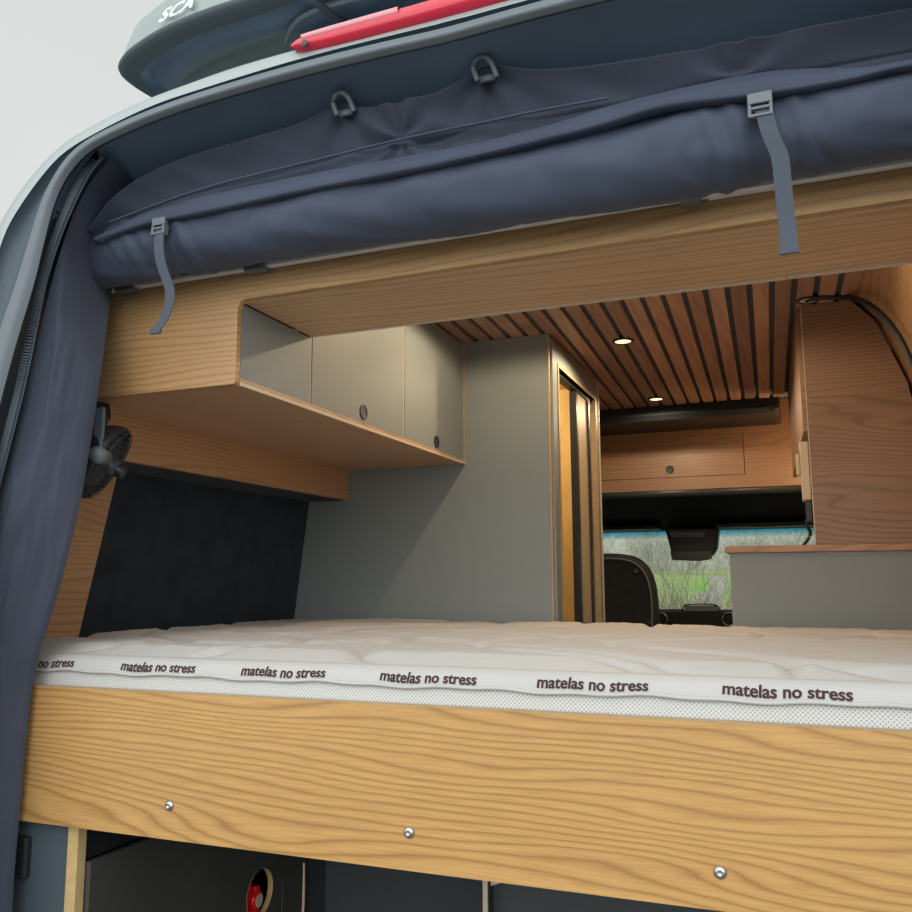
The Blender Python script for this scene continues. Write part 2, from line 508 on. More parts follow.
def shifted(line, dy, inset=0):
    out = []
    for p in line:
        d = Vector((p.x-cx.x, 0, p.z-cx.z)).normalized()
        out.append(Vector((p.x, p.y+dy, p.z)) - Vector((d.x, 0, d.z*.65))*inset)
    return out


mesh('painted_skin', MB().grid([shifted(LA, 3.6, -.28), shifted(LA, .60, -.28), shifted(LA, .30, -.23), shifted(LA, .12, -.11), shifted(LA, .06, -.055), shifted(LA, .02, -.012), LA, [a.lerp(b, .6)+Vector((0, -.012, 0)) for a, b in zip(LA, LB)], LB]), 'body_paint', body, smooth=True)
mesh('door_channel', MB().grid([LB, shifted(LB, .018, .004), shifted(LC, .012, -.003), LC]), 'body_dark', body, smooth=True)
rows = []
for s in range(9):
    a = s/8; rows.append([p.lerp(q, a) + Vector((0, -.016*math.sin(math.pi*a)-.004*math.sin(3*math.pi*a), 0)) for p, q in zip(LC, LD)])
mesh('rubber_seal', MB().grid(rows), 'rubber_seal', body, smooth=True)
mesh('inner_flange', MB().grid([LD, LD2, shifted(LD2, .14, -.03)]), 'body_dark', body, smooth=True)

# header lining: from the seal to behind the rolled curtain
Dp = [(-2, 412), (14, 350), (35, 282), (44, 242), (54, 203), (64, 181), (77, 163), (92, 149), (123, 134), (153, 121), (200, 104.5), (304, 75), (400, 52), (500, 31), (600, 8), (700, -16), (800, -39), (912, -66), (1060, -100)]
Gp = [(60, 412), (72, 350), (84, 290), (90, 262), (94, 258), (97, 256), (102, 254), (110, 252), (130, 248), (155, 243), (200, 235), (304, 218), (400, 203), (500, 187), (600, 171), (700, 155), (800, 139), (912, 121), (1060, 98)]
D3 = [P(a, b, 1, -.128) for a, b in Dp]; G3 = [P(a, b, 1, .085) for a, b in Gp]
D3 = lerp_poly([p for p in LD2 if p.z > 1.86 and (p.x < 0 or p.z > 2.30)], 120); G3 = lerp_poly(smooth_poly(G3, 2), 120)
rows = []
for s in range(9):
    a = s/8
    rows.append([p.lerp(q, a) + Vector((0, .03*math.sin(math.pi*a), .012*math.sin(math.pi*a))) for p, q in zip(D3, G3)])
mesh('header_lining', MB().grid(rows), 'lining', body, smooth=True)

# high brake light
BLt = [(297, 50), (300, 42), (312, 36), (370, 19), (445, -2), (500, -19), (600, -46)]
BLb = [(297, 53), (304, 54.5), (330, 50), (400, 32), (445, 20), (500, 5), (600, -20)]
bt = lerp_poly(smooth_poly([P(a, b, 1, -.125) for a, b in BLt], 2), 60); bb = lerp_poly(smooth_poly([P(a, b, 1, -.135) for a, b in BLb], 2), 60)


def lens(i0, i1, lo, hi, dy):
    rows = []
    for s in range(7):
        a = s/6; aa = lo+(hi-lo)*a
        rows.append([bt[i].lerp(bb[i], aa) + Vector((0, -dy*math.sin(math.pi*a)**.6, 0)) for i in range(i0, i1)])
    m = MB().grid(rows); m.grid([[p+Vector((0, .03, 0)) for p in r] for r in (rows[0], rows[-1])])
    m.grid([rows[0], [p+Vector((0, .03, 0)) for p in rows[0]]]); m.grid([rows[-1], [p+Vector((0, .03, 0)) for p in rows[-1]]])
    return m


bl = mesh('brake_light', lens(0, 60, 0, 1, .02), 'lens_red', body, smooth=True)
mesh('clear_lens', lens(3, 24, .02, .70, .024), 'lens_pink', bl, smooth=True)
mesh('clear_lens', lens(41, 58, .02, .70, .024), 'lens_pink', bl, smooth=True)
s_ = P(305, 44, 1, -.15)
mesh('screw', MB().lathe(s_, (0, -1, 0), [(0, 0), (0, .006), (.003, .006), (.004, .003), (.004, 0)], 12), 'dark_grey_plastic', bl)

# ================================================================== RAISED ROOF POD above
ZB = 2.72
roof = empty('raised_roof_pod', (-.4, .9, ZB-.02))
tag(roof, 'black raised roof pod overhanging the van top at upper left, white lettering on its end', 'roof pod')
# plan outline of the lip: rear-left rounded corner, straight edges
out_ = [P(a, b, 2, ZB) for a, b in [(154, 96), (137, 87), (120, 74), (117, 66), (122, 56), (132, 47), (153, 33), (179, 20), (218, 5.5), (240, -1)]]
out_ = smooth_poly(out_, 2)
p0 = out_[0]; pe = out_[-1]
far = [Vector((p0.x+.02, 2.6, ZB)), Vector((p0.x-.0, 1.4, ZB))]
plan = far + out_
yr = pe.y
plan += [Vector((x, yr-.03*math.sin((x-pe.x)/(-.56-pe.x)*1.5), ZB)) for x in (-.85, -.7, -.56)]
mir = [Vector((2*-.56-p.x, p.y, p.z)) for p in plan[:-1]][::-1]
plan = plan + mir


def ring(sc, z, dy=0):
    c = Vector((-.56, 1.3, 0)); r = []
    for p in plan:
        d = p-c; d.z = 0; L = d.length
        q = c + d*((L-sc)/L); r.append(Vector((q.x, q.y+dy, z)))
    return r


mesh('roof_lip', MB().grid([ring(.05, ZB-.008), ring(.018, ZB-.012), ring(.004, ZB-.007), ring(.0, ZB), ring(.003, ZB+.006), ring(.012, ZB+.008)], True), 'lip_grey', roof, smooth=True)
mesh('upper_shell', MB().grid([ring(.005, ZB+.007), ring(.013, ZB+.04), ring(.028, ZB+.09), ring(.06, ZB+.135), ring(.13, ZB+.175), ring(.3, ZB+.20)], True).add(ring(.3, ZB+.20), [tuple(range(len(plan)))]), 'box_paint', roof, smooth=True)
un = MB().grid([ring(.045, ZB-.008), ring(.06, ZB+.004), ring(.075, ZB+.012), ring(.085, ZB-.003), ring(.14, ZB-.003), ring(.15, ZB+.01), ring(.24, ZB+.012)], True)
un.add(ring(.24, ZB+.012), [tuple(range(len(plan)))])
mesh('underside', un, 'box_under', roof, smooth=True)
# ribs, seal and strut under the pod
mb = MB().box(-1.02, -.35, .34, 2.3, ZB-.05, ZB+.015)
mesh('roof_hatch', mb, 'box_under', roof, bevel=.03)
mb = MB().tube([P(a, b, 2, ZB-.03) for a, b in ((297, -6), (318, 4), (330, 14), (350, 26))], .008, 10)
mesh('gas_strut', mb, 'dark_grey_plastic', roof, smooth=True)
mb = MB().tube(smooth_poly([P(a, b, 2, ZB-.02) for a, b in ((286, 42), (292, 26), (305, 14), (340, 2), (380, -6))], 2), .006, 8)
mesh('hose', mb, 'grey_plastic', roof, smooth=True)


def text_mesh(body_, size, bold=0.0, shear=0.0, extrude=0.0, space=1.0):
    c = bpy.data.curves.new('t', 'FONT'); c.body = body_; c.size = size; c.offset = bold; c.shear = shear; c.extrude = extrude
    c.space_character = space; c.resolution_u = 4
    o = bpy.data.objects.new('t', c); COL.objects.link(o)
    dg = bpy.context.evaluated_depsgraph_get(); dg.update()
    me = bpy.data.meshes.new_from_object(o.evaluated_get(dg))
    v = [p.co.copy() for p in me.vertices]; f = [tuple(p.vertices) for p in me.polygons]
    bpy.data.objects.remove(o); bpy.data.curves.remove(c); bpy.data.meshes.remove(me)
    return v, f


v, f = text_mesh('SCA', .075, .0012, .35, space=1.05)
wtx = max(p.x for p in v)
sA = P(160, 25, 1, P(163, 28, 2, ZB).y+.006); sB = P(194, 9, 1, P(198, 13, 2, ZB).y+.006)
# lettering lies on the sloping end of the shell
dirx = (sB-sA); L_ = dirx.length; dirx.normalize()
upn = Vector((0, .02, .09)).normalized()
nrm = dirx.cross(upn).normalized()
if nrm.y > 0: nrm = -nrm
mb = MB()
for ci, dx_ in enumerate((-.0015, 0, .0015)):
    mb.add([sA + dirx*(p.x/wtx*L_+dx_) + upn*(p.y*.62) + nrm*(.006+.0002*ci) for p in v], f)
logo = mesh('lettering', mb, 'white_print', roof)
logo['label'] = 'white SCA lettering'

# ================================================================== REAR CURTAIN
cur = empty('rear_curtain', (-.6, -.03, 2.1))
tag(cur, 'dark blue rear door curtain, rolled up across the opening and hanging down its left side', 'curtain')
# rolled part
R0 = .066; RC = Vector((0, .022, 2.213))
NT, NX = 48, 420
XA, XB_ = -1.345, .34
rows = []
for i in range(NX+1):
    x = XA + (XB_-XA)*i/NX
    s = x-XA
    row = []
    endf = min(1, (s/.03)) ** .5 if s < .03 else 1
    for k in range(NT):
        th = 2*math.pi*k/NT
        w = noise.noise(Vector((x*9 + math.cos(th)*2.2, math.sin(th)*1.5, 2.0)))*.006
        w += abs(noise.noise(Vector((x*24 + math.cos(th)*3.0 - math.sin(th)*2.2, math.sin(th)*.9, 7.0))))*.0085*(.4+.6*abs(noise.noise(Vector((x*3, 1, 1)))*2))
        for xs in (-1.095, -.005):
            d = x-xs
            w -= .007*math.exp(-(d/.022)**2)
            w += .0045*math.exp(-(abs(d)-.06)**2/.0012)*math.sin(d*150+3*math.sin(th))*math.exp(-abs(d)*6)
        w -= .003*math.exp(-((x+1.22+.035*math.sin(th))/.006)**2)
        w -= .003*math.exp(-((x-.10+.05*math.cos(th*1.0))/.006)**2)
        r = (R0+w)*(.72+.28*endf if endf < 1 else 1)
        row.append(Vector((x, RC.y - r*math.cos(th), RC.z + r*math.sin(th) + .004*math.sin(x*5))))
    rows.append(row)
# seams and hems stay in the mesh
first = rows[0]; c0 = sum(first, Vector())/NT
rows = [[c0 + (p-c0)*.02 + Vector((.012, 0, 0)) for p in first], [c0 + (p-c0)*.6 + Vector((.004, 0, 0)) for p in first]] + rows
mesh('rolled_panel', MB().grid(rows, True), 'navy_cloth_light', cur, smooth=True)

# header cloth hung from hooks
U = [(88, 228), (105, 205), (130, 182), (180, 158), (250, 138), (300, 124), (326, 110), (345, 100), (356, 107), (380, 107), (404, 103), (437, 95), (471, 79), (485, 66), (500, 68), (525, 71), (554, 70), (608, 64), (700, 50), (800, 30), (912, 8), (1050, -20)]
Lw = [(92, 246), (110, 238), (135, 230), (180, 215), (250, 200), (300, 190), (326, 186), (345, 182), (356, 180), (380, 176), (404, 171), (437, 165), (471, 158), (485, 155), (500, 152), (525, 147), (554, 140), (608, 126), (700, 104), (800, 92), (912, 70), (1050, 45)]
U3 = [P(a, b, 1, -.075) for a, b in U]; L3 = [P(a, b, 1, -.035) for a, b in Lw]
U3 = smooth_poly(U3, 2); L3 = smooth_poly(L3, 2)
nn = 220
# resample together
def resample_idx(a, n):
    out = []
    for i in range(n):
        t = i/(n-1)*(len(a)-1); j = min(int(t), len(a)-2); out.append(a[j].lerp(a[j+1], t-j))
    return out
U3 = resample_idx(U3, nn); L3 = resample_idx(L3, nn)
hk = [P(344, 104, 1, -.075), P(485, 70, 1, -.075)]
cr_pts = [P(400, 137, 1, -.055), P(740, 75, 1, -.055)]
rows = []
NS = 40
for s in range(NS+1):
    a = s/NS; row = []
    for p, q in zip(U3, L3):
        b_ = p.lerp(q, a)
        d = .012*math.sin(math.pi*a)*1.0
        for h_ in hk + cr_pts:
            dx, dz = b_.x-h_.x, b_.z-h_.z; r = math.hypot(dx, dz)+1e-4; an = math.atan2(dz, dx)
            d -= .010*math.exp(-(r/.12)**2)*(.5+.5*math.sin(an*7+h_.x*9))*min(1, r/.02)
        d += noise.noise(Vector((b_.x*14+b_.z*22, b_.z*9, 4)))*.006*math.sin(math.pi*min(1, a*1.3+.1))
        d += .004*math.exp(-((a-.62)/.03)**2)
        row.append(b_ + Vector((0, d, 0)))
    rows.append(row)
# the cloth turns back behind its top edge
rows = [[p+Vector((0, .03, -.002)) for p in rows[0]], [p+Vector((0, .012, .006)) for p in rows[0]]] + rows
mesh('header_cloth', MB().grid(rows), 'navy_cloth', cur, smooth=True)

# folded flap over the roll
FU = [(94, 238), (115, 228), (150, 210), (200, 196), (250, 186), (304, 175), (374, 162), (440, 150), (500, 138), (560, 122), (608, 106), (658, 93), (708, 82), (758, 72), (808, 68), (861, 68), (885, 64), (912, 59), (1050, 38)]
FL = [(97, 241), (115, 233), (150, 222), (200, 213), (250, 202), (304, 190), (374, 177), (440, 164), (500, 150), (560, 136), (608, 123), (658, 107), (708, 100), (758, 95), (808, 87), (861, 77), (885, 70), (912, 65), (1050, 44)]
F1 = resample_idx(smooth_poly([P(a, b, 1, -.050) for a, b in FU], 2), nn); F2 = resample_idx(smooth_poly([P(a, b, 1, -.060) for a, b in FL], 2), nn)
rows = []
for s in range(9):
    a = s/8
    rows.append([p.lerp(q, a) + Vector((0, -.006*math.sin(math.pi*a)+.0015*noise.noise(Vector((p.x*20, a*2, 1))), 0)) for p, q in zip(F1, F2)])
rows.append([p+Vector((0, .010, .0)) for p in F2]); rows.append([p+Vector((0, .022, .002)) for p in F2])
mesh('folded_flap', MB().grid(rows), 'navy_cloth_light', cur, smooth=True)
# piped seam of the header cloth
sm_ = resample_idx(smooth_poly([P(a, b, 1, -.060) for a, b in ((110, 222), (200, 188), (304, 163), (400, 139), (500, 119), (540, 110), (608, 98))], 2), 80)
mesh('piped_seam', MB().tube(sm_, .0022, 6), 'navy_cloth_light', cur, smooth=True)

# hooks
for i, (hx, hy) in enumerate(((344, 103), (485, 68))):
    c = P(hx, hy, 1, -.085)
    pts = [c+Vector((-.016+.004, 0, -.020)), c+Vector((-.020, -.004, .002)), c+Vector((-.012, -.010, .013)), c+Vector((.004, -.012, .013)), c+Vector((.014, -.008, .002)), c+Vector((.020, .0, -.020))]
    m_ = MB().tube(smooth_poly(pts, 2), .0045, 10)
    m_.box(c.x-.010, c.x+.016, c.y+.000, c.y+.006, c.z-.022, c.z-.012)
    mesh('retaining_hook', m_, 'grey_plastic', cur, smooth=True)

# left side panel of the curtain
inn = [(112, 236, .095), (110, 262, .09), (108, 284, .07), (105, 305, .03), (98, 360, -.03), (88, 430, -.03), (78, 490, -.03), (66, 545, -.03), (49, 608, -.03), (31, 664, -.03), (26, 690, -.03), (17, 785, -.03), (11, 850, -.03), (6, 912, -.03), (4, 1100, -.03)]
outr = [(112, 158), (98, 172), (86, 188), (70, 222), (57, 262), (46, 305), (29, 379), (14, 444), (5, 478), (-8, 530), (-26, 600), (-38, 680), (-46, 760), (-56, 860), (-64, 960), (-74, 1100)]
I3 = resample_idx(smooth_poly([P(a, b, 1, y) for a, b, y in inn], 2), 120); O3 = resample_idx(smooth_poly([P(a, b, 1, -.115) for a, b in outr], 2), 120)
rows = []
for s in range(41):
    a = s/40
    row = []
    for j, (p, q) in enumerate(zip(O3, I3)):
        b_ = p.lerp(q, a); t = j/119
        k_ = max(0, 1-t/.22)
        b_.y = b_.y*(1-k_) + (p.y+(q.y-p.y)*min(1, a*4))*k_
        d = -.018*math.sin(math.pi*a)*(1-k_) + noise.noise(Vector((a*3.2+t*1.5, t*7, 3)))*.016*math.sin(math.pi*a)**.6
        d += .006*noise.noise(Vector((a*9, t*22, 8)))*math.sin(math.pi*a)
        row.append(b_+Vector((0, d, 0)))
    rows.append(row)
rows.append([p+Vector((.0, .012, 0)) for p in I3]); 
mesh('side_panel', MB().grid(rows), 'navy_cloth', cur, smooth=True)
mesh('hem_piping', MB().tube([p+Vector((-.010, -.004, 0)) for p in I3], .0016, 6), 'navy_cloth_light', cur, smooth=True)
# zip: tape with teeth along the seal
zc = resample_idx(smooth_poly([P(a, b, 1, -.135) for a, b in ((100, 154), (88, 168), (77, 188), (65, 214), (53, 245), (42, 281), (36, 310), (22, 380), (13, 415), (5, 447), (-4, 480), (-22, 560), (-38, 660), (-60, 860))], 2), 150)
m_ = MB()
for i in range(4, len(zc)-1):
    for s in (0, .5):
        p = zc[i].lerp(zc[i+1], s); t = (zc[i+1]-zc[i]).normalized(); sd = t.cross(Vector((0, 1, 0))).normalized()
        w, h_ = .0085, .0022
        n_ = Vector((0, -1, 0))
        m_.prism([p-sd*w-t*h_*.6, p+sd*w-t*h_*.6, p+sd*w+t*h_*.6, p-sd*w+t*h_*.6], n_*.0035)
m2 = MB(); rows = [[], []]
rows = [[p-(zc[min(i+1, 149)]-zc[max(i-1, 0)]).normalized().cross(Vector((0, 1, 0))).normalized()*.013 for i, p in enumerate(zc)], [p+(zc[min(i+1, 149)]-zc[max(i-1, 0)]).normalized().cross(Vector((0, 1, 0))).normalized()*.013 for i, p in enumerate(zc)]]
zp = mesh('zip', MB().grid(rows), 'navy_cloth', cur)
tt = mesh('zip_teeth', m_, 'lip_grey', zp); tt['kind'] = 'stuff'

# straps with buckles
def strap(path, bpos, size, w):
    pts = smooth_poly([P(a, b, 1, y) for a, b, y in path], 3)
    s = mesh('strap', MB().ribbon(pts, (1, 0, .0), w, .002, (0, -1, 0)), 'webbing', cur, smooth=False)
    e = pts[-1]
    mesh('strap_tip', MB().box(e.x-w*.56, e.x+w*.56, e.y-.004, e.y+.002, e.z-.006, e.z+.004), 'webbing', s, bevel=.001)
    c = P(bpos[0], bpos[1], 1, -.058)
    bw, bh = size
    m_ = MB()
    m_.box(c.x-bw/2, c.x+bw/2, c.y-.006, c.y+.006, c.z+bh*.05, c.z+bh/2)
    m_.box(c.x-bw/2, c.x-bw/2+.005, c.y-.007, c.y+.006, c.z-bh/2, c.z+bh*.05)
    m_.box(c.x+bw/2-.005, c.x+bw/2, c.y-.007, c.y+.006, c.z-bh/2, c.z+bh*.05)
    m_.box(c.x-bw/2, c.x+bw/2, c.y-.008, c.y-.001, c.z-bh/2, c.z-bh/2+.005)
    m_.box(c.x-bw/2+.003, c.x+bw/2-.003, c.y-.006, c.y+.002, c.z-bh*.18, c.z-bh*.05)
    mesh('buckle', m_, 'grey_plastic', s, bevel=.0015)
    return s


strap([(165, 219, -.05), (160, 232, -.062), (159, 248, -.066), (161, 262, -.064), (164, 272, -.060), (171, 290, -.055), (170, 305, -.052), (163, 322, -.05), (156, 331, -.05)], (160, 227), (.030, .034), .021)
strap([(761, 100, -.05), (765, 115, -.062), (770, 135, -.066), (779, 153, -.064), (781, 162, -.064), (783, 185, -.06), (786, 215, -.056), (789, 240, -.055), (789, 250, -.055)], (760, 106), (.034, .038), .023)

# curtain rail: white aluminium profile along the fascia top with clips
rail = empty('curtain_rail', (-.6, .09, 2.16))
tag(rail, 'thin white metal rail running along the fascia under the rolled curtain', 'rail')
ra = P(110, 292.5, 1, .092); zr = 2.166
mesh('profile', MB().box(-1.36, .36, .080, .096, zr-.0035, zr+.0045), 'aluminium', rail, bevel=.001)
for px0, px1 in ((120, 137), (247, 267), (683, 705)):
    a = P(px0, 270, 1, .085).x; b = P(px1, 270, 1, .085).x
    mesh('clip', MB().box(a, b, .072, .098, zr-.011, zr+.002), 'grey_plastic', rail, bevel=.002)
a = P(708, 200, 1, .085).x; b = P(794, 200, 1, .085).x
mesh('joint_sleeve', MB().box(a, b, .074, .098, zr-.006, zr+.007), 'aluminium', rail, bevel=.001)

# ================================================================== OAK FASCIA AND OVERHEAD SHELF
YB = .10; ZU = 2.109; ZC = 1.937; XC = -1.006
shelf = empty('overhead_rear_shelf', (-.4, .25, ZU))
tag(shelf, 'oak overhead shelf box spanning the opening just below the rolled curtain', 'shelf')
poly = [(-1.60, YB, ZC), (XC-.004, YB, ZC), (XC, YB, ZC+.006), (XC, YB, ZU-.018), (XC+.006, YB, ZU-.004), (XC+.018, YB, ZU), (.36, YB, ZU+.006), (.36, YB, 2.30), (-1.50, YB, 2.30), (-1.56, YB, 2.15)]
mesh('fascia_board', MB().prism(poly, (0, .015, 0)), 'oak_fascia', shelf, bevel=.0015)
mesh('underside_board', MB().prism([(XC, YB+.015, ZU), (.36, YB+.015, ZU+.004), (.36, .372, ZU+.004), (XC, .385, ZU)], (0, 0, .014)), 'oak_x', shelf)
x1 = P(519, 310, 1, .38).x; x2 = P(787, 275, 1, .38).x
for a, b in ((XC, x1-.001), (x1+.001, x2-.001), (x2+.001, .36)):
    mesh('edge_strip', MB().box(a, b, .374, .386, ZU-.001, ZU+.018), 'edge_cream', shelf)
mesh('front_board', MB().box(XC, .20, .372, .384, ZU+.018, 2.355), 'oak_x', shelf)
mesh('screw_head', MB().lathe(P(121, 304, 1, .099), (0, -1, 0), [(0, 0), (0, .004), (.002, .004), (.003, 0)], 12), 'steel', shelf)

# left overhead cabinet
cab = empty('overhead_cabinet', (-1.25, .75, ZC))
tag(cab, 'oak overhead cabinet with three grey flap doors, on the left side wall', 'cabinet')
mesh('underside_board', MB().box(-1.56, XC, YB+.016, YP-.002, ZC, ZC+.015), 'oak_under', cab)
mesh('edge_strip', MB().box(XC, XC+.004, YB+.016, YP-.002, ZC-.001, ZC+.006), 'edge_cream', cab)
mesh('carcass', MB().box(-1.50, XC-.02, YB+.016, YP-.004, ZC+.016, 2.340), 'garage_dark', cab)
mesh('wall_batten', MB().box(-1.458, -1.443, .20, YP-.003, 1.832, ZC), 'oak_side', cab)
mesh('batten_return', MB().box(-1.60, -1.458, .20, YP-.003, 1.832, 1.845), 'carpet_black', cab)
yd = [YB+.018, .387, .392, .898, .903, YP-.004]
tops = [2.30, 2.352, 2.352]
for i in range(3):
    ya, yb = yd[2*i], yd[2*i+1]
    if i: ya += .001; yb -= .001
    dr = mesh('flap_door', MB().box(XC-.018, XC-.002, ya, yb, ZC+.008, tops[i] if i else 2.107), 'grey_laminate', cab, bevel=.0008)
    if i:
        hc = P(*((364, 412), (437, 442))[i-1], 0, XC)
        mesh('finger_hole', MB().lathe((XC-.0021, hc.y, hc.z), (1, 0, 0), [(0, .020), (.0022, .020), (.0026, .017), (.0012, .015), (.0008, 0)], 28), 'black_plastic', dr)
for y in (.3895, .9005):
    mesh('door_edge', MB().box(XC-.018, XC-.0035, y-.0022, y+.0022, ZC+.008, 2.352), 'edge_cream', cab)

# left pillar oak trim and fan
def wx(z):  # inner face of the left wall
    for (xa, za), (xb, zb) in zip(WALL_L, WALL_L[1:]):
        if za <= z <= zb: return xa+(xb-xa)*(z-za)/(zb-za)
    return WALL_L[-1][0]
pa_ = P(75, 640, 0, -1.645); pb_ = P(117, 470, 0, -1.592); gr_ = (pb_.y-pa_.y)/(pb_.z-pa_.z)
pil = [(.10, 1.36), (pa_.y+(1.36-pa_.z)*gr_, 1.36), (pa_.y+(1.90-pa_.z)*gr_, 1.90), (.10, 1.90)]
pts = [Vector((wx(z)+.006, y, z)) for y, z in pil]
pt = mesh('pillar_trim', MB().prism(pts, (.010, 0, 0)), 'oak_side', None, bevel=.001)
tag(pt, 'oak trim panel on the left rear pillar between curtain and black carpet', 'trim panel')
c_ = P(69, 603, 0, -1.635)
mesh('screw_cap', MB().lathe((wx(c_.z)+.0165, c_.y, c_.z), (1, 0, 0), [(0, 0), (0, .006), (.003, .005), (.003, 0)], 12), 'black_plastic', pt)
fan = empty('clip_fan', (-1.43, .13, 1.72))
tag(fan, 'small black clip-on fan under the left overhead cabinet beside the curtain', 'fan')
fc = P(103, 462, 1, .10)
ax = Vector((.80, .42, .38)).normalized()
ax = (CM @ Vector((.84, -.50, -.08))).normalized()
mesh('fan_housing', MB().lathe(fc, ax, [(-.050, 0), (-.050, .040), (-.046, .060), (-.020, .078), (-.004, .084), (.004, .085), (.010, .083), (.012, .078), (.006, .077), (-.018, .070), (-.030, .0)], 40), 'black_plastic', fan, smooth=True)
gr = MB()
u = ax.orthogonal().normalized(); w_ = ax.cross(u)
for r in (.022, .034, .046, .058, .069, .078):
    gr.tube([fc+ax*(.016-.10*(r-.02)**2*10*.1)+(u*math.cos(k*math.pi/18)+w_*math.sin(k*math.pi/18))*r for k in range(37)], .0012, 5)
for k in range(18):
    a = k*math.pi/9; d = u*math.cos(a)+w_*math.sin(a)
    gr.tube([fc+ax*.016+d*.018, fc+ax*.012+d*.079], .0011, 5)
mesh('grille', gr, 'dark_grey_plastic', fan)
mesh('hub', MB().lathe(fc, ax, [(.0, .020), (.012, .020), (.030, .018), (.034, .012), (.034, 0)], 24), 'dark_grey_plastic', fan, smooth=True)
bl_ = MB()
for k in range(4):
    a = k*math.pi/2+.3; d = u*math.cos(a)+w_*math.sin(a); d2 = u*math.cos(a+.9)+w_*math.sin(a+.9)
    bl_.prism([fc+d*.016-ax*.006, fc+d*.066-ax*.008, fc+d2*.062+ax*.004, fc+d2*.02+ax*.004], ax*.0015)
mesh('blade', bl_, 'dark_grey_plastic', fan)
kn = P(118, 471, 1, .04)
mesh('speed_knob', MB().lathe(fc+ax*.030, ax, [(0, .014), (.018, .014), (.022, .011), (.022, 0)], 20), 'black_plastic', fan, smooth=True)
bp = P(98, 455, 1, .035)
mesh('tilt_joint', MB().lathe(bp, (.3, -1, 0), [(-.03, 0), (-.03, .016), (.004, .018), (.012, .015), (.016, .008), (.017, 0)], 24), 'grey_plastic', fan, smooth=True)
mesh('bracket_arm', MB().ribbon([P(102, 408, 1, .075), P(101, 430, 1, .055), P(99, 452, 1, .040)], (1, 0, 0), .022, .008, (0, -1, 0)), 'grey_plastic', fan, bevel=.002)
mesh('clamp', MB().prism([P(86, 399, 1, .16), P(116, 399, 1, .16), P(110, 404, 1, .16), P(112, 418, 1, .16), P(106, 428, 1, .16), P(84, 432, 1, .16)], (0, -.07, .0)), 'black_plastic', fan, bevel=.003)

# ================================================================== BED
bed = empty('bed_frame', (-.6, .01, 1.106))
tag(bed, 'fixed bed with a pale oak front board and three steel bolts', 'bed')
mesh('board', MB().box(-1.50, .40, 0, .018, 1.1055, 1.353), 'oak_bed', bed)
mesh('edge_band', MB().box(-1.50, .40, 0, .018, 1.3532, 1.3545), 'edge_oak', bed)
for bx_, by_ in ((168.5, 806), (408.5, 833), (720, 873)):
    c = P(bx_, by_, 1, -.003)
    bo = mesh('bolt', MB().lathe((c.x, .0, c.z), (0, -1, 0), [(0, 0), (0, .0092), (.0015, .0090), (.0040, .0070), (.0052, .0042), (.0052, .0030), (.003, .0028), (.003, 0)], 28), 'steel', bed, smooth=True)
mesh('slat_base', MB().box(-1.585, .40, .020, 1.36, 1.255, 1.285), 'ply_light', bed)

ZM = 1.418
mat_o = empty('mattress', (-.6, .7, 1.286))
tag(mat_o, 'white quilted mattress printed along its edge, lying behind the pale oak board', 'mattress')
MX0, MX1, MY0, MY1 = -1.60, .385, .024, 1.372


def quilt(x, y):
    "swirling stitched lines pressed into the padding"
    a = x*7.0 + 1.5*math.sin(y*5.3+x*2.2) + .9*math.sin(x*5.1-y*7.7)
    b = y*9.0 + 1.7*math.sin(x*4.1+1.0) + .8*math.sin(y*6.1+x*6.3)
    d1 = abs(math.sin(a*1.15)); d2 = abs(math.sin(b*.9+a*.25))
    return .021*(min(1, d1*2.4)**.42)*(min(1, d2*2.6)**.42) + .0022*abs(noise.noise(Vector((x*16+y*9, y*17-x*5, 2)))) + .0012*noise.noise(Vector((x*38, y*44, 5)))


nx, ny = 420, 230
rows = []
for j in range(ny+1):
    y = MY0 + .028 + (MY1-MY0-.05)*j/ny
    row = []
    for i in range(nx+1):
        x = MX0 + (MX1-MX0)*i/nx
        e = min(1, (y-MY0-.02)/.06)
        ex = min(1, (x-MX0)/.05)
        z = ZM-.012 + quilt(x, y)*e + .012*math.sin(math.pi*min(1, (y-MY0)/.7)/2)*.8 + .004*noise.noise(Vector((x*2.5, y*2.5, 0)))
        z -= (1-ex)**2*.02 + .020*(y-MY0)/1.3*(.6+.4*min(1, max(0, (x+1.2)/1.2)))
        row.append(Vector((x, y, z)))
    rows.append(row)
# front roll and side profile rows
def edge_pt(x, a):
    "a: 0 at the piping seam .. 1 at the top start; rounded bolster"
    zt = ZM-.006 + .0*x
    wob = .0016*math.sin(x*23)+.0012*math.sin(x*57+1)
    th = a*math.pi/2
    y = MY0+.028 - .030*math.cos(th)
    z = (ZM-.034+wob) + (.028-wob)*math.sin(th)
    return Vector((x, y, z))
xs = [MX0 + (MX1-MX0)*i/nx for i in range(nx+1)]
front = []
for k in range(9):
    front.append([edge_pt(x, k/8) for x in xs])
allrows = front[:-1] + rows
back = rows[-1]
allrows += [[p+Vector((0, .014, -.008)) for p in back], [p+Vector((0, .02, -.03)) for p in back]]
mesh('quilted_top', MB().grid(allrows), 'ticking', mat_o, smooth=True)
mesh('side_border', MB().box(MX0+.002, MX1-.002, MY0+.001, MY1, 1.286, ZM-.035), 'spacer_mesh', mat_o)
mesh('piping', MB().tube([edge_pt(x, 0)+Vector((0, -.001, -.002)) for x in xs[::4]], .0034, 8), 'ticking', mat_o, smooth=True)

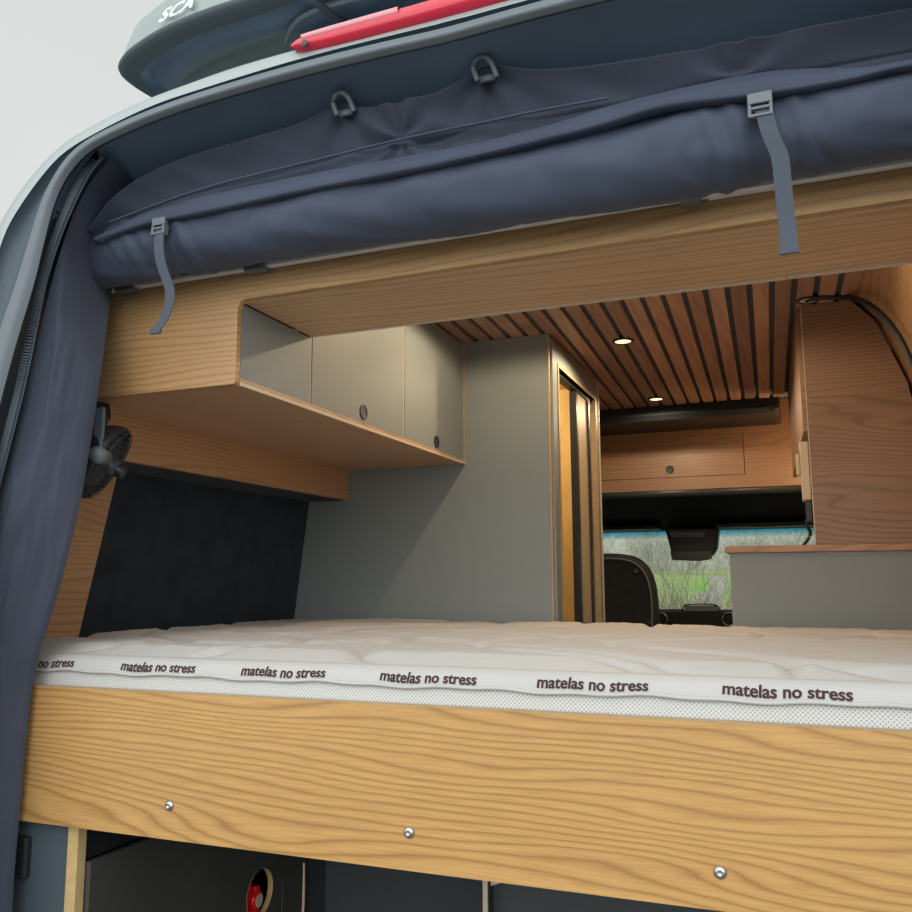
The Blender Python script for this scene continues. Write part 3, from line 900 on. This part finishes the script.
# print "matelas no stress" following the rounded edge
tv, tf = text_mesh('matelas no stress', .032, .0003, .05, space=1.0)
tb = bmesh.new(); tvs = [tb.verts.new(p) for p in tv]
for q in tf:
    try: tb.faces.new([tvs[i] for i in q])
    except ValueError: pass
bmesh.ops.triangulate(tb, faces=tb.faces)
for _ in range(4):
    le = [e for e in tb.edges if e.calc_length() > .004]
    if not le: break
    bmesh.ops.subdivide_edges(tb, edges=le, cuts=1); bmesh.ops.triangulate(tb, faces=tb.faces)
tb.verts.index_update(); tv = [v.co.copy() for v in tb.verts]; tf = [tuple(v.index for v in f.verts) for f in tb.faces]; tb.free()
tw = max(p.x for p in tv)
x0s = [-1.492, -1.204, -.932, -.656, -.384, -.107, .167]
for n_, xs0 in enumerate(x0s):
    vv = []; ff = []
    for ci, (dx_, dy_) in enumerate(((-.0007, 0), (.0007, .0002), (0, -.0004), (0, .0005))):
      ff += [[i+ci*len(tv) for i in q] for q in tf]
      for p0_ in tv:
        p = Vector((p0_.x+dx_, p0_.y+dy_, 0))
        x = xs0 + .016 + p.x/tw*.172
        x += -.013 - .0145*(x+.09)
        # arc length from the seam upward over the rounded edge
        arc = .0045 + p.y*.80 + (.0015*math.sin(n_*2+x*15))
        R_ = .030; a = arc/(R_*math.pi/2)
        if a <= 1:
            q = edge_pt(x, a); th = a*math.pi/2; nn_ = Vector((0, -math.cos(th), math.sin(th)))
        else:
            q = edge_pt(x, 1) + Vector((0, arc-R_*math.pi/2, .001)); nn_ = Vector((0, 0, 1))
        vv.append(q + nn_*(.0010+.0001*ci))
    mesh('printed_text', MB().add(vv, ff), 'maroon_print', mat_o)

# ================================================================== GREY CUBICLE (left of the aisle)
cub = empty('washroom_cubicle', (-1.15, 1.75, .62))
tag(cub, 'tall grey cubicle behind the bed with a lit half-open sliding doorway facing the aisle', 'cubicle')
XS = -.700; YE = 2.10
ztop = lambda y: Z(y)-.001
prof = [(-1.655, 1.42), (-1.604, 1.83), (-1.57, 2.10), (-1.50, 2.29), (-1.47, ztop(YP)), (XS-.012, ztop(YP)), (XS-.012, .64), (-1.658, .64)]
mesh('rear_panel', MB().prism([(x, YP, z) for x, z in prof], (0, .015, 0)), 'grey_laminate', cub)
mesh('corner_edge', MB().box(XS-.012, XS-.008, YP-.001, YP+.016, .64, ztop(YP)-.002), 'edge_oak', cub)
mesh('cabinet_edge', MB().box(XC-.003, XC+.001, YP-.003, YP+.0, ZC, ztop(YP)), 'edge_oak', cub)
# aisle side: frame around the doorway
ya, yb, zt = 1.455, 2.055, 2.262
sd = MB()
sd.box(XS-.016, XS, YP+.0155, ya, .64, ztop(YE)).box(XS-.016, XS, yb, YE, .64, ztop(YE)).box(XS-.016, XS, ya, yb, zt, ztop(YE))
mesh('aisle_panel', sd, 'grey_laminate', cub)
fr = MB()
fr.box(XS-.045, XS+.003, ya-.001, ya+.013, .64, zt+.012).box(XS-.045, XS+.003, yb-.013, yb+.001, .64, zt+.012).box(XS-.045, XS+.003, ya+.013, yb-.013, zt, zt+.012)
mesh('door_frame', fr, 'edge_oak', cub)
mesh('front_edge', MB().box(XS-.018, XS+.004, YE, YE+.010, .64, ztop(YE)), 'edge_cream', cub)
mesh('sliding_track', MB().box(XS-.040, XS-.012, ya+.013, yb-.013, zt-.014, zt), 'black_plastic', cub)
mesh('inner_wall', MB().box(-1.60, -.75, YE-.02, YE-.004, .64, ztop(YE)-.01), 'orange_ply', cub)
mesh('inner_wall', MB().box(-1.60, -1.585, YP+.02, YE-.02, .64, ztop(YE)-.04), 'orange_ply', cub)
mesh('inner_ceiling', MB().box(-1.585, -.72, YP+.02, YE-.02, 2.325, 2.335), 'orange_ply', cub)
dl = mesh('sliding_door', MB().box(XS-.034, XS-.018, 1.80, yb-.014, .66, zt-.015), 'beige_door', cub)
mesh('door_grip', MB().box(XS-.038, XS-.012, 1.775, 1.80, .66, zt-.018), 'black_plastic', dl)
mesh('door_grip', MB().box(XS-.030, XS-.010, 1.97, 1.995, .66, zt-.018), 'black_plastic', dl)
pl = bpy.data.lights.new('added_cubicle_lamp', 'POINT'); pl.energy = 9; pl.color = (1, .70, .34); pl.shadow_soft_size = .05  # unseen lamp added to give the doorway its warm glow
po = bpy.data.objects.new('added_cubicle_lamp', pl); COL.objects.link(po); po.location = (-1.1, 1.72, 2.25)

# ================================================================== KITCHEN on the right
kit = empty('kitchen_unit', (.1, 2.0, .62))
tag(kit, 'grey kitchen base unit behind the bed, right of the aisle', 'kitchen unit')
ZW = 1.6265
mesh('side_panel', MB().box(-.172, .40, YP, YP+.018, .64, ZW), 'grey_block', kit)
mesh('front_panel', MB().box(-.172, -.154, YP+.018, 2.35, .64, ZW), 'grey_block', kit)
wt = tag(mesh('worktop', MB().box(-.184, .40, YP-.012, 2.37, ZW+.0005, ZW+.0205), 'worktop_oak', bevel=.003), 'oiled oak worktop edge on top of the grey kitchen unit', 'worktop')
oh = empty('kitchen_wall_cupboard', (.2, 1.8, ZW+.021))
tag(oh, 'tall oak cupboard side panel standing on the worktop, under the slatted ceiling', 'cupboard')
XK = .066
zb_ = ZW+.021
zz = ztop(YP)
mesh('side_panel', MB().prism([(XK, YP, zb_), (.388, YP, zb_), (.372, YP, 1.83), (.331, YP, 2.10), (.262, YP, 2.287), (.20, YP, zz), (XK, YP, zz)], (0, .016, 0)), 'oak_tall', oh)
mesh('edge_strip', MB().box(XK-.002, XK, YP-.0005, YP+.0165, zb_, zz-.001), 'edge_cream', oh)
# cupboard bodies forward of the panel, doors follow the ceiling line
kx = lambda y: XK + SL.x*(y-YP) - .0
for (y0_, y1_, zb2) in ((YP+.018, 1.98, 1.98), (1.984, 2.62, 1.98)):
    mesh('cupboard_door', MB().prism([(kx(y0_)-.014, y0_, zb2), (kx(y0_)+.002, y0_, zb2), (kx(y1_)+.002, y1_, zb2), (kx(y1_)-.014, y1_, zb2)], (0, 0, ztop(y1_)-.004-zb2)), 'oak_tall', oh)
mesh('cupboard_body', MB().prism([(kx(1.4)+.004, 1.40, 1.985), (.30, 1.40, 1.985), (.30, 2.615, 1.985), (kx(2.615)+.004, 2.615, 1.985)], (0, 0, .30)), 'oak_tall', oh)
lb_ = mesh('added_light_strip', MB().box(.12, .15, 1.7, 2.5, 1.972, 1.979), 'lamp_glass', oh)  # unseen glowing strip, added as a source for the warm light
al = bpy.data.lights.new('added_warm_lamp', 'POINT'); al.energy = 3.5; al.color = (1, .66, .34); al.shadow_soft_size = .05  # unseen lamp added to warm the right end of the locker
ao = bpy.data.objects.new('added_warm_lamp', al); COL.objects.link(ao); ao.location = (.135, 2.72, 2.05)
# socket box and cable gear on the inner face of the panel edge
sb = empty('lamp_switch_box', (.05, 1.43, 1.84)); tag(sb, 'cream plastic switch box at the edge of the oak side panel', 'switch box')
q0 = P(799, 442, 1, 1.41); q1 = P(813, 500, 1, 1.41)
mesh('housing', MB().box(q0.x, XK-.003, 1.400, 1.47, q1.z, q0.z), 'cream_plastic', sb, bevel=.004)
mesh('rocker', MB().box(q0.x-.012, q0.x-.0005, 1.41, 1.45, q1.z+.075, q0.z-.035), 'cream_plastic', sb, bevel=.004)
cg = empty('cable_coupling', (.06, 1.43, 1.72)); tag(cg, 'black cable coupling and hose hanging below the cream switch box', 'cable coupling')
q2 = P(806, 503, 1, 1.42)
mesh('plug', MB().box(q2.x-.002, XK-.003, 1.402, 1.44, q2.z-.055, q1.z-.001), 'black_plastic', cg, bevel=.003)
mesh('cable', MB().tube(smooth_poly([P(809, 516, 1, 1.43), P(806, 525, 1, 1.43), P(811, 532, 1, 1.45), P(809, 538, 1, 1.45), P(803, 546, 1, 1.46)], 2), .005, 8), 'black_plastic', cg, smooth=True)

# black cable over the right wall
pts = [P(806, 300, 2, Z(1.28)-.002), P(816, 297, 2, Z(1.28)-.003), P(835, 297, 2, Z(1.28)-.003), P(850, 297, 2, Z(1.28)-.004), P(868, 303, 1, 1.20), P(885, 318, 1, 1.18), P(898, 335, 1, 1.16), P(906, 350, 1, 1.15), P(916, 372, 1, 1.14), P(925, 400, 1, 1.14)]
tag(mesh('black_cable', MB().tube(smooth_poly(pts, 2), .0085, 10), 'black_plastic', smooth=True), 'thick black cable running from the unlit ceiling spot down the right wall', 'cable')

# ================================================================== CEILING SPOTS
def spot(px, py, on, label, pos=None, r=.027, power=1.0):
    c = P(px, py, 2, Z(1.5)-.002) if pos is None else Vector(pos)
    c = Vector((c.x, c.y, Z(c.y)-.001))
    e = empty('ceiling_spot', (c.x, c.y, c.z)); tag(e, label, 'ceiling light', 'round spotlights in the slatted ceiling')
    mesh('bezel', MB().lathe(c, (0, 0, -1), [(0, r), (0, r+.009), (.003, r+.008), (.004, r+.001), (.001, r), ], 32), 'black_plastic', e)
    mesh('can', MB().lathe(c, (0, 0, -1), [(-.011, 0), (-.011, r+.003), (.0006, r+.003), (.0006, 0)], 32), 'black_plastic', e)
    mesh('lens', MB().lathe(c, (0, 0, -1), [(.0008, r), (.002, r), (.003, r*.6), (.003, 0)], 32), 'lamp_glass' if on else 'lamp_off', e, smooth=True)
    if on:
        l = bpy.data.lights.new('spot_lamp', 'SPOT'); l.spot_size = math.radians(172); l.spot_blend = .25; l.shadow_soft_size = .012; l.energy = SPOT_E*power; l.color = (1, .76, .49)
        lo = bpy.data.objects.new('spot_lamp', l); COL.objects.link(lo); lo.parent = e; lo.location = (0, 0, -.017)


spot(623, 341, True, 'lit round ceiling spot nearer the bed, of the two lit ones')
spot(656, 396, True, 'lit round ceiling spot nearer the cab, next to the black roof hatch')
spot(808, 301, False, 'unlit cream ceiling spot with black ring at the top of the oak side panel', r=.024)
spot(0, 0, True, 'added unseen ceiling spot behind the oak overhead shelf, near the left cabinet', pos=(-.72, .92, 0), power=.8)  # unseen, added for the warm glow on the cabinet doors
spot(0, 0, True, 'added unseen ceiling spot behind the oak overhead shelf, above the right of the bed', pos=(-.02, .75, 0), power=.35)  # unseen, added for the warm tone on the mattress

# ================================================================== ROOF HATCH, LOCKER
hz0 = Z(2.7)
ht = empty('roof_hatch', (-.55, 2.9, 2.25)); tag(ht, 'black framed roof hatch between the slatted ceiling and the oak locker', 'roof hatch')
mesh('housing', MB().box(-1.05, -.012, 2.66, 3.06, 2.285, 2.43), 'black_plastic', ht, bevel=.02)
mesh('front_lip', MB().prism([(-1.0, 2.650, 2.336), (-1.0, 2.644, 2.298), (-1.0, 2.68, 2.278), (-1.0, 2.68, 2.338)], (.94, 0, 0)), 'dark_lip', ht, bevel=.002)
lk = empty('cab_locker', (-.6, 3.1, 2.0)); tag(lk, 'oak locker over the cab with one flap door and round black finger hole', 'locker')
YL = 3.09
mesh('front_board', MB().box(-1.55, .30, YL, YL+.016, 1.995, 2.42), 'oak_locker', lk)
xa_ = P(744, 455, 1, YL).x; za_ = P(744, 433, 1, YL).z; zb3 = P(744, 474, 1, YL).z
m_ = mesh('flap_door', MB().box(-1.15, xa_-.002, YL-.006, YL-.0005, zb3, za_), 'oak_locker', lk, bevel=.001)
c = P(670, 470, 1, YL)
mesh('finger_hole', MB().lathe((c.x, YL-.0065, c.z), (0, -1, 0), [(0, 0), (0, .02), (.002, .02), (.0005, .014), (0, 0)], 24), 'black_plastic', m_)
mesh('gap_line', MB().box(xa_-.002, xa_+.001, YL-.002, YL-.0003, zb3-.001, za_), 'black_soft', lk)

# ================================================================== CAB
seat = empty('cab_chair', (-.86, 3.0, .64)); tag(seat, 'black cab seat seen from behind with grey piped backrest', 'seat')
def seat_slice(y, ins):
    pts = [(600-40, 800), (566, 640), (566, 575), (580, 558), (600, 553), (622, 553.5), (636, 557), (647, 567), (653, 582), (656, 603), (657, 632), (659, 800)]
    r = smooth_poly([P(a, b, 1, 2.92) for a, b in pts], 2)
    c = Vector((-.86, 2.92, 1.2)); out = []
    for p in r:
        d = p-c; L = math.hypot(d.x, d.z); out.append(Vector((c.x+d.x*(L-ins)/L, y, c.z+d.z*(L-ins)/L)))
    return out
sr = [seat_slice(2.935, .06), seat_slice(2.925, .045), seat_slice(2.92, .03), seat_slice(2.925, .010), seat_slice(2.95, .0), seat_slice(3.02, .0), seat_slice(3.05, .02)]
mb = MB().grid(sr); mb.add(sr[0], [tuple(range(len(sr[0])))]); mb.add(sr[-1], [tuple(range(len(sr[0])))])
mesh('backrest', mb, 'seat_cloth', seat, smooth=True)
mesh('cushion', MB().box(-1.08, -.62, 2.95, 3.45, .98, 1.14), 'seat_cloth', seat, bevel=.04)
mesh('seat_base', MB().box(-1.04, -.66, 3.0, 3.40, .64, .98), 'black_plastic', seat)
mesh('piping', MB().tube([p+Vector((0, -.004, 0)) for p in seat_slice(2.922, .026)[8:-4]], .004, 6), 'grey_plastic', seat, smooth=True)
for a, b in ((636, 571), (649, 622)):
    mesh('knob', MB().lathe(P(a, b, 1, 2.922), (0, -1, 0), [(-.01, .011), (.004, .011), (.006, .007), (.003, .006), (.003, 0)], 20), 'dark_grey_plastic', seat, smooth=True)

dash = empty('dashboard', (-.6, 4.2, .9)); tag(dash, 'black dashboard with chrome-ringed round vents under the windscreen', 'dashboard')
zd = P(700, 609.5, 1, 4.0).z
mesh('dash_body', MB().prism([(-1.60, 4.0, .95), (-1.60, 3.99, zd-.02), (-1.60, 4.03, zd), (-1.60, 4.68, zd-.06), (-1.60, 4.68, .95)], (1.96, 0, 0)), 'black_soft', dash, bevel=.01)
for a, b in ((661, 619), (729, 619)):
    c = P(a, b, 1, 3.985)
    v_ = mesh('air_vent', MB().lathe(c, (0, -1, 0), [(-.02, 0), (-.004, .030), (.004, .034), (.004, 0.036), (0, .038)], 28), 'black_plastic', dash, smooth=True)
    mesh('chrome_ring', MB().tube([c+Vector((math.cos(k*math.pi/16)*.037, -.004, math.sin(k*math.pi/16)*.037)) for k in range(33)], .0028, 6), 'steel', v_, smooth=True)
ca = P(683, 606, 1, 4.1); cb = P(719, 612, 1, 4.1)
mesh('screen_hood', MB().tube(smooth_poly([P(682, 612, 1, 4.0), P(683, 606.5, 1, 4.0), P(686, 604.5, 1, 4.0), P(701, 604, 1, 4.0), P(716, 604.5, 1, 4.0), P(719, 607, 1, 4.0), P(720, 612, 1, 4.0)], 2), .004, 6), 'black_plastic', dash, smooth=True)
mesh('instrument_screen', MB().prism([P(684, 612, 1, 4.01), P(719, 612, 1, 4.01), P(717, 605.5, 1, 4.01), P(685, 605.5, 1, 4.01)], (0, .02, 0)), 'grey_plastic', dash)

mir_ = empty('overhead_console', (-.6, 3.98, 1.75)); tag(mir_, 'black overhead console with reading lamps and rear mirror at the windscreen top', 'console')
YM = 3.98
mesh('console_body', MB().prism([P(664, 527, 1, YM), P(719, 527, 1, YM), P(717, 548, 1, YM), P(712, 556, 1, YM), P(672, 556, 1, YM), P(668, 540, 1, YM)], (0, .12, 0)), 'black_plastic', mir_, bevel=.012)
mesh('mirror', MB().prism([P(670, 551, 1, YM-.03), P(712, 550, 1, YM-.03), P(711.5, 559, 1, YM-.03), P(700, 561, 1, YM-.03), P(672, 560, 1, YM-.03)], (0, .025, 0)), 'dark_grey_plastic', mir_, bevel=.004)
mesh('reading_lamp', MB().prism([P(669, 532, 1, YM-.004), P(706, 531, 1, YM-.004), P(704, 537, 1, YM-.004), P(671, 537, 1, YM-.004)], (0, .01, 0)), 'grey_plastic', mir_, bevel=.002)

# ================================================================== GARAGE below the bed
gl = empty('garage_side_unit', (-1.40, .1, .62)); tag(gl, 'slate grey side unit below the left end of the oak bed board', 'side unit')
mesh('front_panel', MB().box(-1.53, -1.287, .022, .040, .64, 1.24), 'slate_panel', gl)
mesh('ply_post', MB().box(-1.2865, -1.262, .020, .042, .64, 1.24), 'ply_light', gl, bevel=.001)
XG = -1.252
hc = P(260, 893, 0, XG)
# side panel with round opening and hatch: polygon strips around the openings
py0, py1, pz0, pz1 = .045, .825, .64, 1.032
hr = .056
fl0 = P(282, 877, 0, XG).y; fl1 = P(304, 862, 0, XG).y; flz = P(304, 862, 0, XG).z
m_ = MB()
ring_o = []; nseg = 40
cy_, cz_ = hc.y, hc.z
bx0, bx1, bz0, bz1 = cy_-.09, cy_+.09, cz_-.09, cz_+.09
def sq(t):
    c, s = math.cos(t), math.sin(t); k = .09/max(abs(c), abs(s)); return cy_+c*k, cz_+s*k
for k in range(nseg):
    t0, t1 = 2*math.pi*k/nseg, 2*math.pi*(k+1)/nseg
    a = sq(t0); b = sq(t1)
    c = (cy_+math.cos(t1)*hr, cz_+math.sin(t1)*hr); d = (cy_+math.cos(t0)*hr, cz_+math.sin(t0)*hr)
    m_.prism([(XG-.014, *a), (XG-.014, *b), (XG-.014, *c), (XG-.014, *d)], (.014, 0, 0))
m_.box(XG-.014, XG, py0, bx0, pz0, pz1).box(XG-.014, XG, bx0, bx1, bz1, pz1).box(XG-.014, XG, bx0, bx1, pz0, bz0)
m_.box(XG-.014, XG, bx1, py1, pz0, pz1)
sp_ = mesh('inner_side_panel', m_, 'garage_dark', gl)
# pale cut edge of the round opening
m_ = MB(); rr = [[Vector((XG-.014+.0145*s, cy_+math.cos(2*math.pi*k/40)*(hr-.0008), cz_+math.sin(2*math.pi*k/40)*(hr-.0008))) for k in range(40)] for s in (0, 1)]
mesh('opening_edge', m_.grid(rr, True), 'ply_light', sp_)
# hatch
hf = mesh('service_hatch', MB().box(XG+.0005, XG+.003, fl0, fl1-.010, flz-.16, flz), 'garage_dark', gl)
mesh('hatch_edge', MB().tube(smooth_poly([(XG+.002, fl1-.006, flz), (XG+.003, fl1-.004, flz-.08), (XG+.003, fl1-.006, flz-.13), (XG+.003, fl1-.04, flz-.155)], 2), .0045, 8), 'edge_cream', hf, smooth=True)
mesh('dark_gap_strip', MB().box(XG-.05, XG-.02, .05, .82, 1.033, 1.10), 'black_plastic', gl)  # black strip stands in for the shaded gap above the side panel
ltc = P(24, 855, 1, .02)
la = mesh('door_latch', MB().box(ltc.x-.030, ltc.x+.018, .006, .0215, ltc.z-.038, ltc.z+.036), 'black_plastic', gl, bevel=.004)
mesh('latch_lever', MB().box(ltc.x-.026, ltc.x-.008, -.002, .0055, ltc.z-.026, ltc.z+.024), 'black_soft', la, bevel=.003)

kn = empty('isolator_switch', (XG-.03, cy_, cz_-.02)); tag(kn, 'red round battery switch in the hole of the dark panel below the bed', 'switch')
kc = Vector((XG-.050, cy_-.004, cz_-.016))
mesh('switch_base', MB().lathe(kc, (1, 0, 0), [(-.03, 0), (-.03, .044), (.0, .044), (.004, .036), (.004, 0)], 28), 'black_plastic', kn, smooth=True)
mesh('green_ring', MB().lathe(kc+Vector((.004, 0, 0)), (1, 0, 0), [(0, .041), (.006, .041), (.006, .034), (0, .034)], 28), 'green_plastic', kn, smooth=True)
mk = MB().lathe(kc+Vector((.004, 0, 0)), (1, 0, 0), [(0, .0), (0, .036), (.020, .036), (.026, .033), (.030, .026), (.030, 0)], 32)
mk.lathe((kc.x+.028, kc.y, kc.z), (1, 0, 0), [(0, .024), (.018, .023), (.022, .019), (.022, 0)], 24)
mk.box(kc.x+.022, kc.x+.047, kc.y-.008, kc.y+.008, kc.z-.034, kc.z+.034)
mesh('knob', mk, 'red_knob', kn, bevel=.003)
mesh('knob_label', MB().lathe((kc.x+.0502, kc.y, kc.z), (1, 0, 0), [(0, .015), (.001, .015), (.001, 0)], 20), 'cream_plastic', kn, bevel=.0004)

bk = empty('garage_back_partition', (-.4, .84, .62)); tag(bk, 'dark slate boards closing the space under the bed, with a thin plywood edge', 'partition')
mesh('dark_recess_fill', MB().box(XG-.01, -1.195, .826, .836, .64, 1.24), 'black_soft', bk)  # black fill takes the place of the dark recess beside the slate
mesh('slate_board', MB().box(-1.193, .40, .820, .836, .64, 1.24), 'slate_dark', bk)
xdv = P(484.5, 890, 1, .44).x
dv = mesh('divider', MB().box(xdv-.006, xdv+.004, .452, .818, .64, 1.185), 'slate_dark', bk)
mesh('plywood_edge', MB().box(xdv-.006, xdv+.004, .446, .4515, .64, 1.185), 'edge_cream', dv)
zn = P(489, 886, 1, .46).z
mesh('corner_block', MB().prism([(xdv+.006, .46, zn), (xdv+.040, .46, zn+.014), (xdv+.040, .46, zn+.019), (xdv+.006, .46, zn+.008)], (0, .02, 0)), 'edge_cream', dv)
mesh('black_slot', MB().box(xdv+.006, xdv+.036, .470, .478, zn+.006, 1.10), 'black_soft', dv)
mesh('front_slate_board', MB().box(xdv+.0045, .40, .481, .492, .64, 1.24), 'slate_dark', bk)

# ================================================================== OUTSIDE, through the windscreen
random.seed(5)


def shrub(name, x, y, w, h, n, mat, label, r0=.010, group=None, cat='bush', tw=4):
    z0 = gz(x, y)-.02
    mb = MB()
    for i in range(n):
        bx = x+random.gauss(0, w*.28); by = y+random.gauss(0, w*.28)
        lean = Vector((random.gauss(0, .28)+(bx-x)/w*.5, random.gauss(0, .25), 1)).normalized()
        H = h*random.uniform(.55, 1.0)*(1-.25*min(1, abs(bx-x)/w*1.2))
        p = [Vector((bx, by, gz(bx, by)-.02))]
        for s in range(1, 4): p.append(p[-1]+lean*H/3+Vector((random.gauss(0, .06), random.gauss(0, .06), 0))*H/3)
        r = r0*random.uniform(.7, 1.2)
        mb.tube(p, [r, r*.8, r*.55, r*.2], 3)
        for k in range(tw):
            a = p[1+k % 2].lerp(p[2+k % 2], random.random()); d = (lean+Vector((random.gauss(0, .7), random.gauss(0, .7), random.uniform(-.1, .4)))).normalized()
            L = H*random.uniform(.2, .4)
            mb.tube([a, a+d*L*.6, a+d*L+Vector((0, 0, L*.15))], [r*.5, r*.4, r*.12], 3)
    o = mesh(name, mb, mat)
    return tag(o, label, cat, group)


shrub('bare_bush', -1.95, 15.5, 1.2, 1.95, 120, 'bark', 'bare brown bush in the middle of the view, right behind the mirror', .010)
shrub('bare_bush', -4.0, 13.2, 1.6, 1.15, 110, 'bark', 'low bare bramble bush left of the tall one, in front of the green field', .008)
shrub('bare_bush', -2.6, 20.0, 1.6, 1.3, 90, 'bark', 'low bare bush just behind the tall brown one', .008)
shrub('bare_bush', -.6, 34.0, 2.2, 2.6, 60, 'bark_pale', 'pale leafless bush beside the track at the right', .018)
k = 0
names = ['far left', 'second', 'third', 'fourth', 'fifth', 'sixth', 'seventh', 'eighth', 'ninth']
for i in range(9):
    x = -36+i*6.2; y = 100+(i % 2)*14
    shrub('leafless_tree', x, y, 4.2, 6.3+random.uniform(-.8, .8), 60, 'bark_pale', 'pale leafless tree on the skyline behind the green field', 0.05, group='leafless trees on the skyline', cat='tree', tw=7)
rows = []
for i in range(8):
    y = 118+i*7; rows.append([Vector((x, y, gz(x, y)*(1 if i == 0 else 0)+(0 if i == 0 else 9.5+i*1.3+1.2*noise.noise(Vector((x*.06, i*.2, 3)))))) for x in [-130+k*4 for k in range(60)]])
struct('ground', MB().grid(rows), 'bark_pale', 'grey-brown wooded hillside far beyond the green field', 'hill', smooth=True)
# track
rows = []
for i in range(50):
    y = 16+i*1.6; xc_ = P(718, 600, 1, y).x*1.0 - .2 + .35*math.sin(y*.11)
    rows.append([Vector((xc_+dx, y, gz(xc_+dx, y)+.03)) for dx in (-.7, -.3, .3, .7)])
struct('trim_7', MB().grid(rows), 'track_dirt', 'pale worn track climbing the grassy slope', 'track', smooth=True)
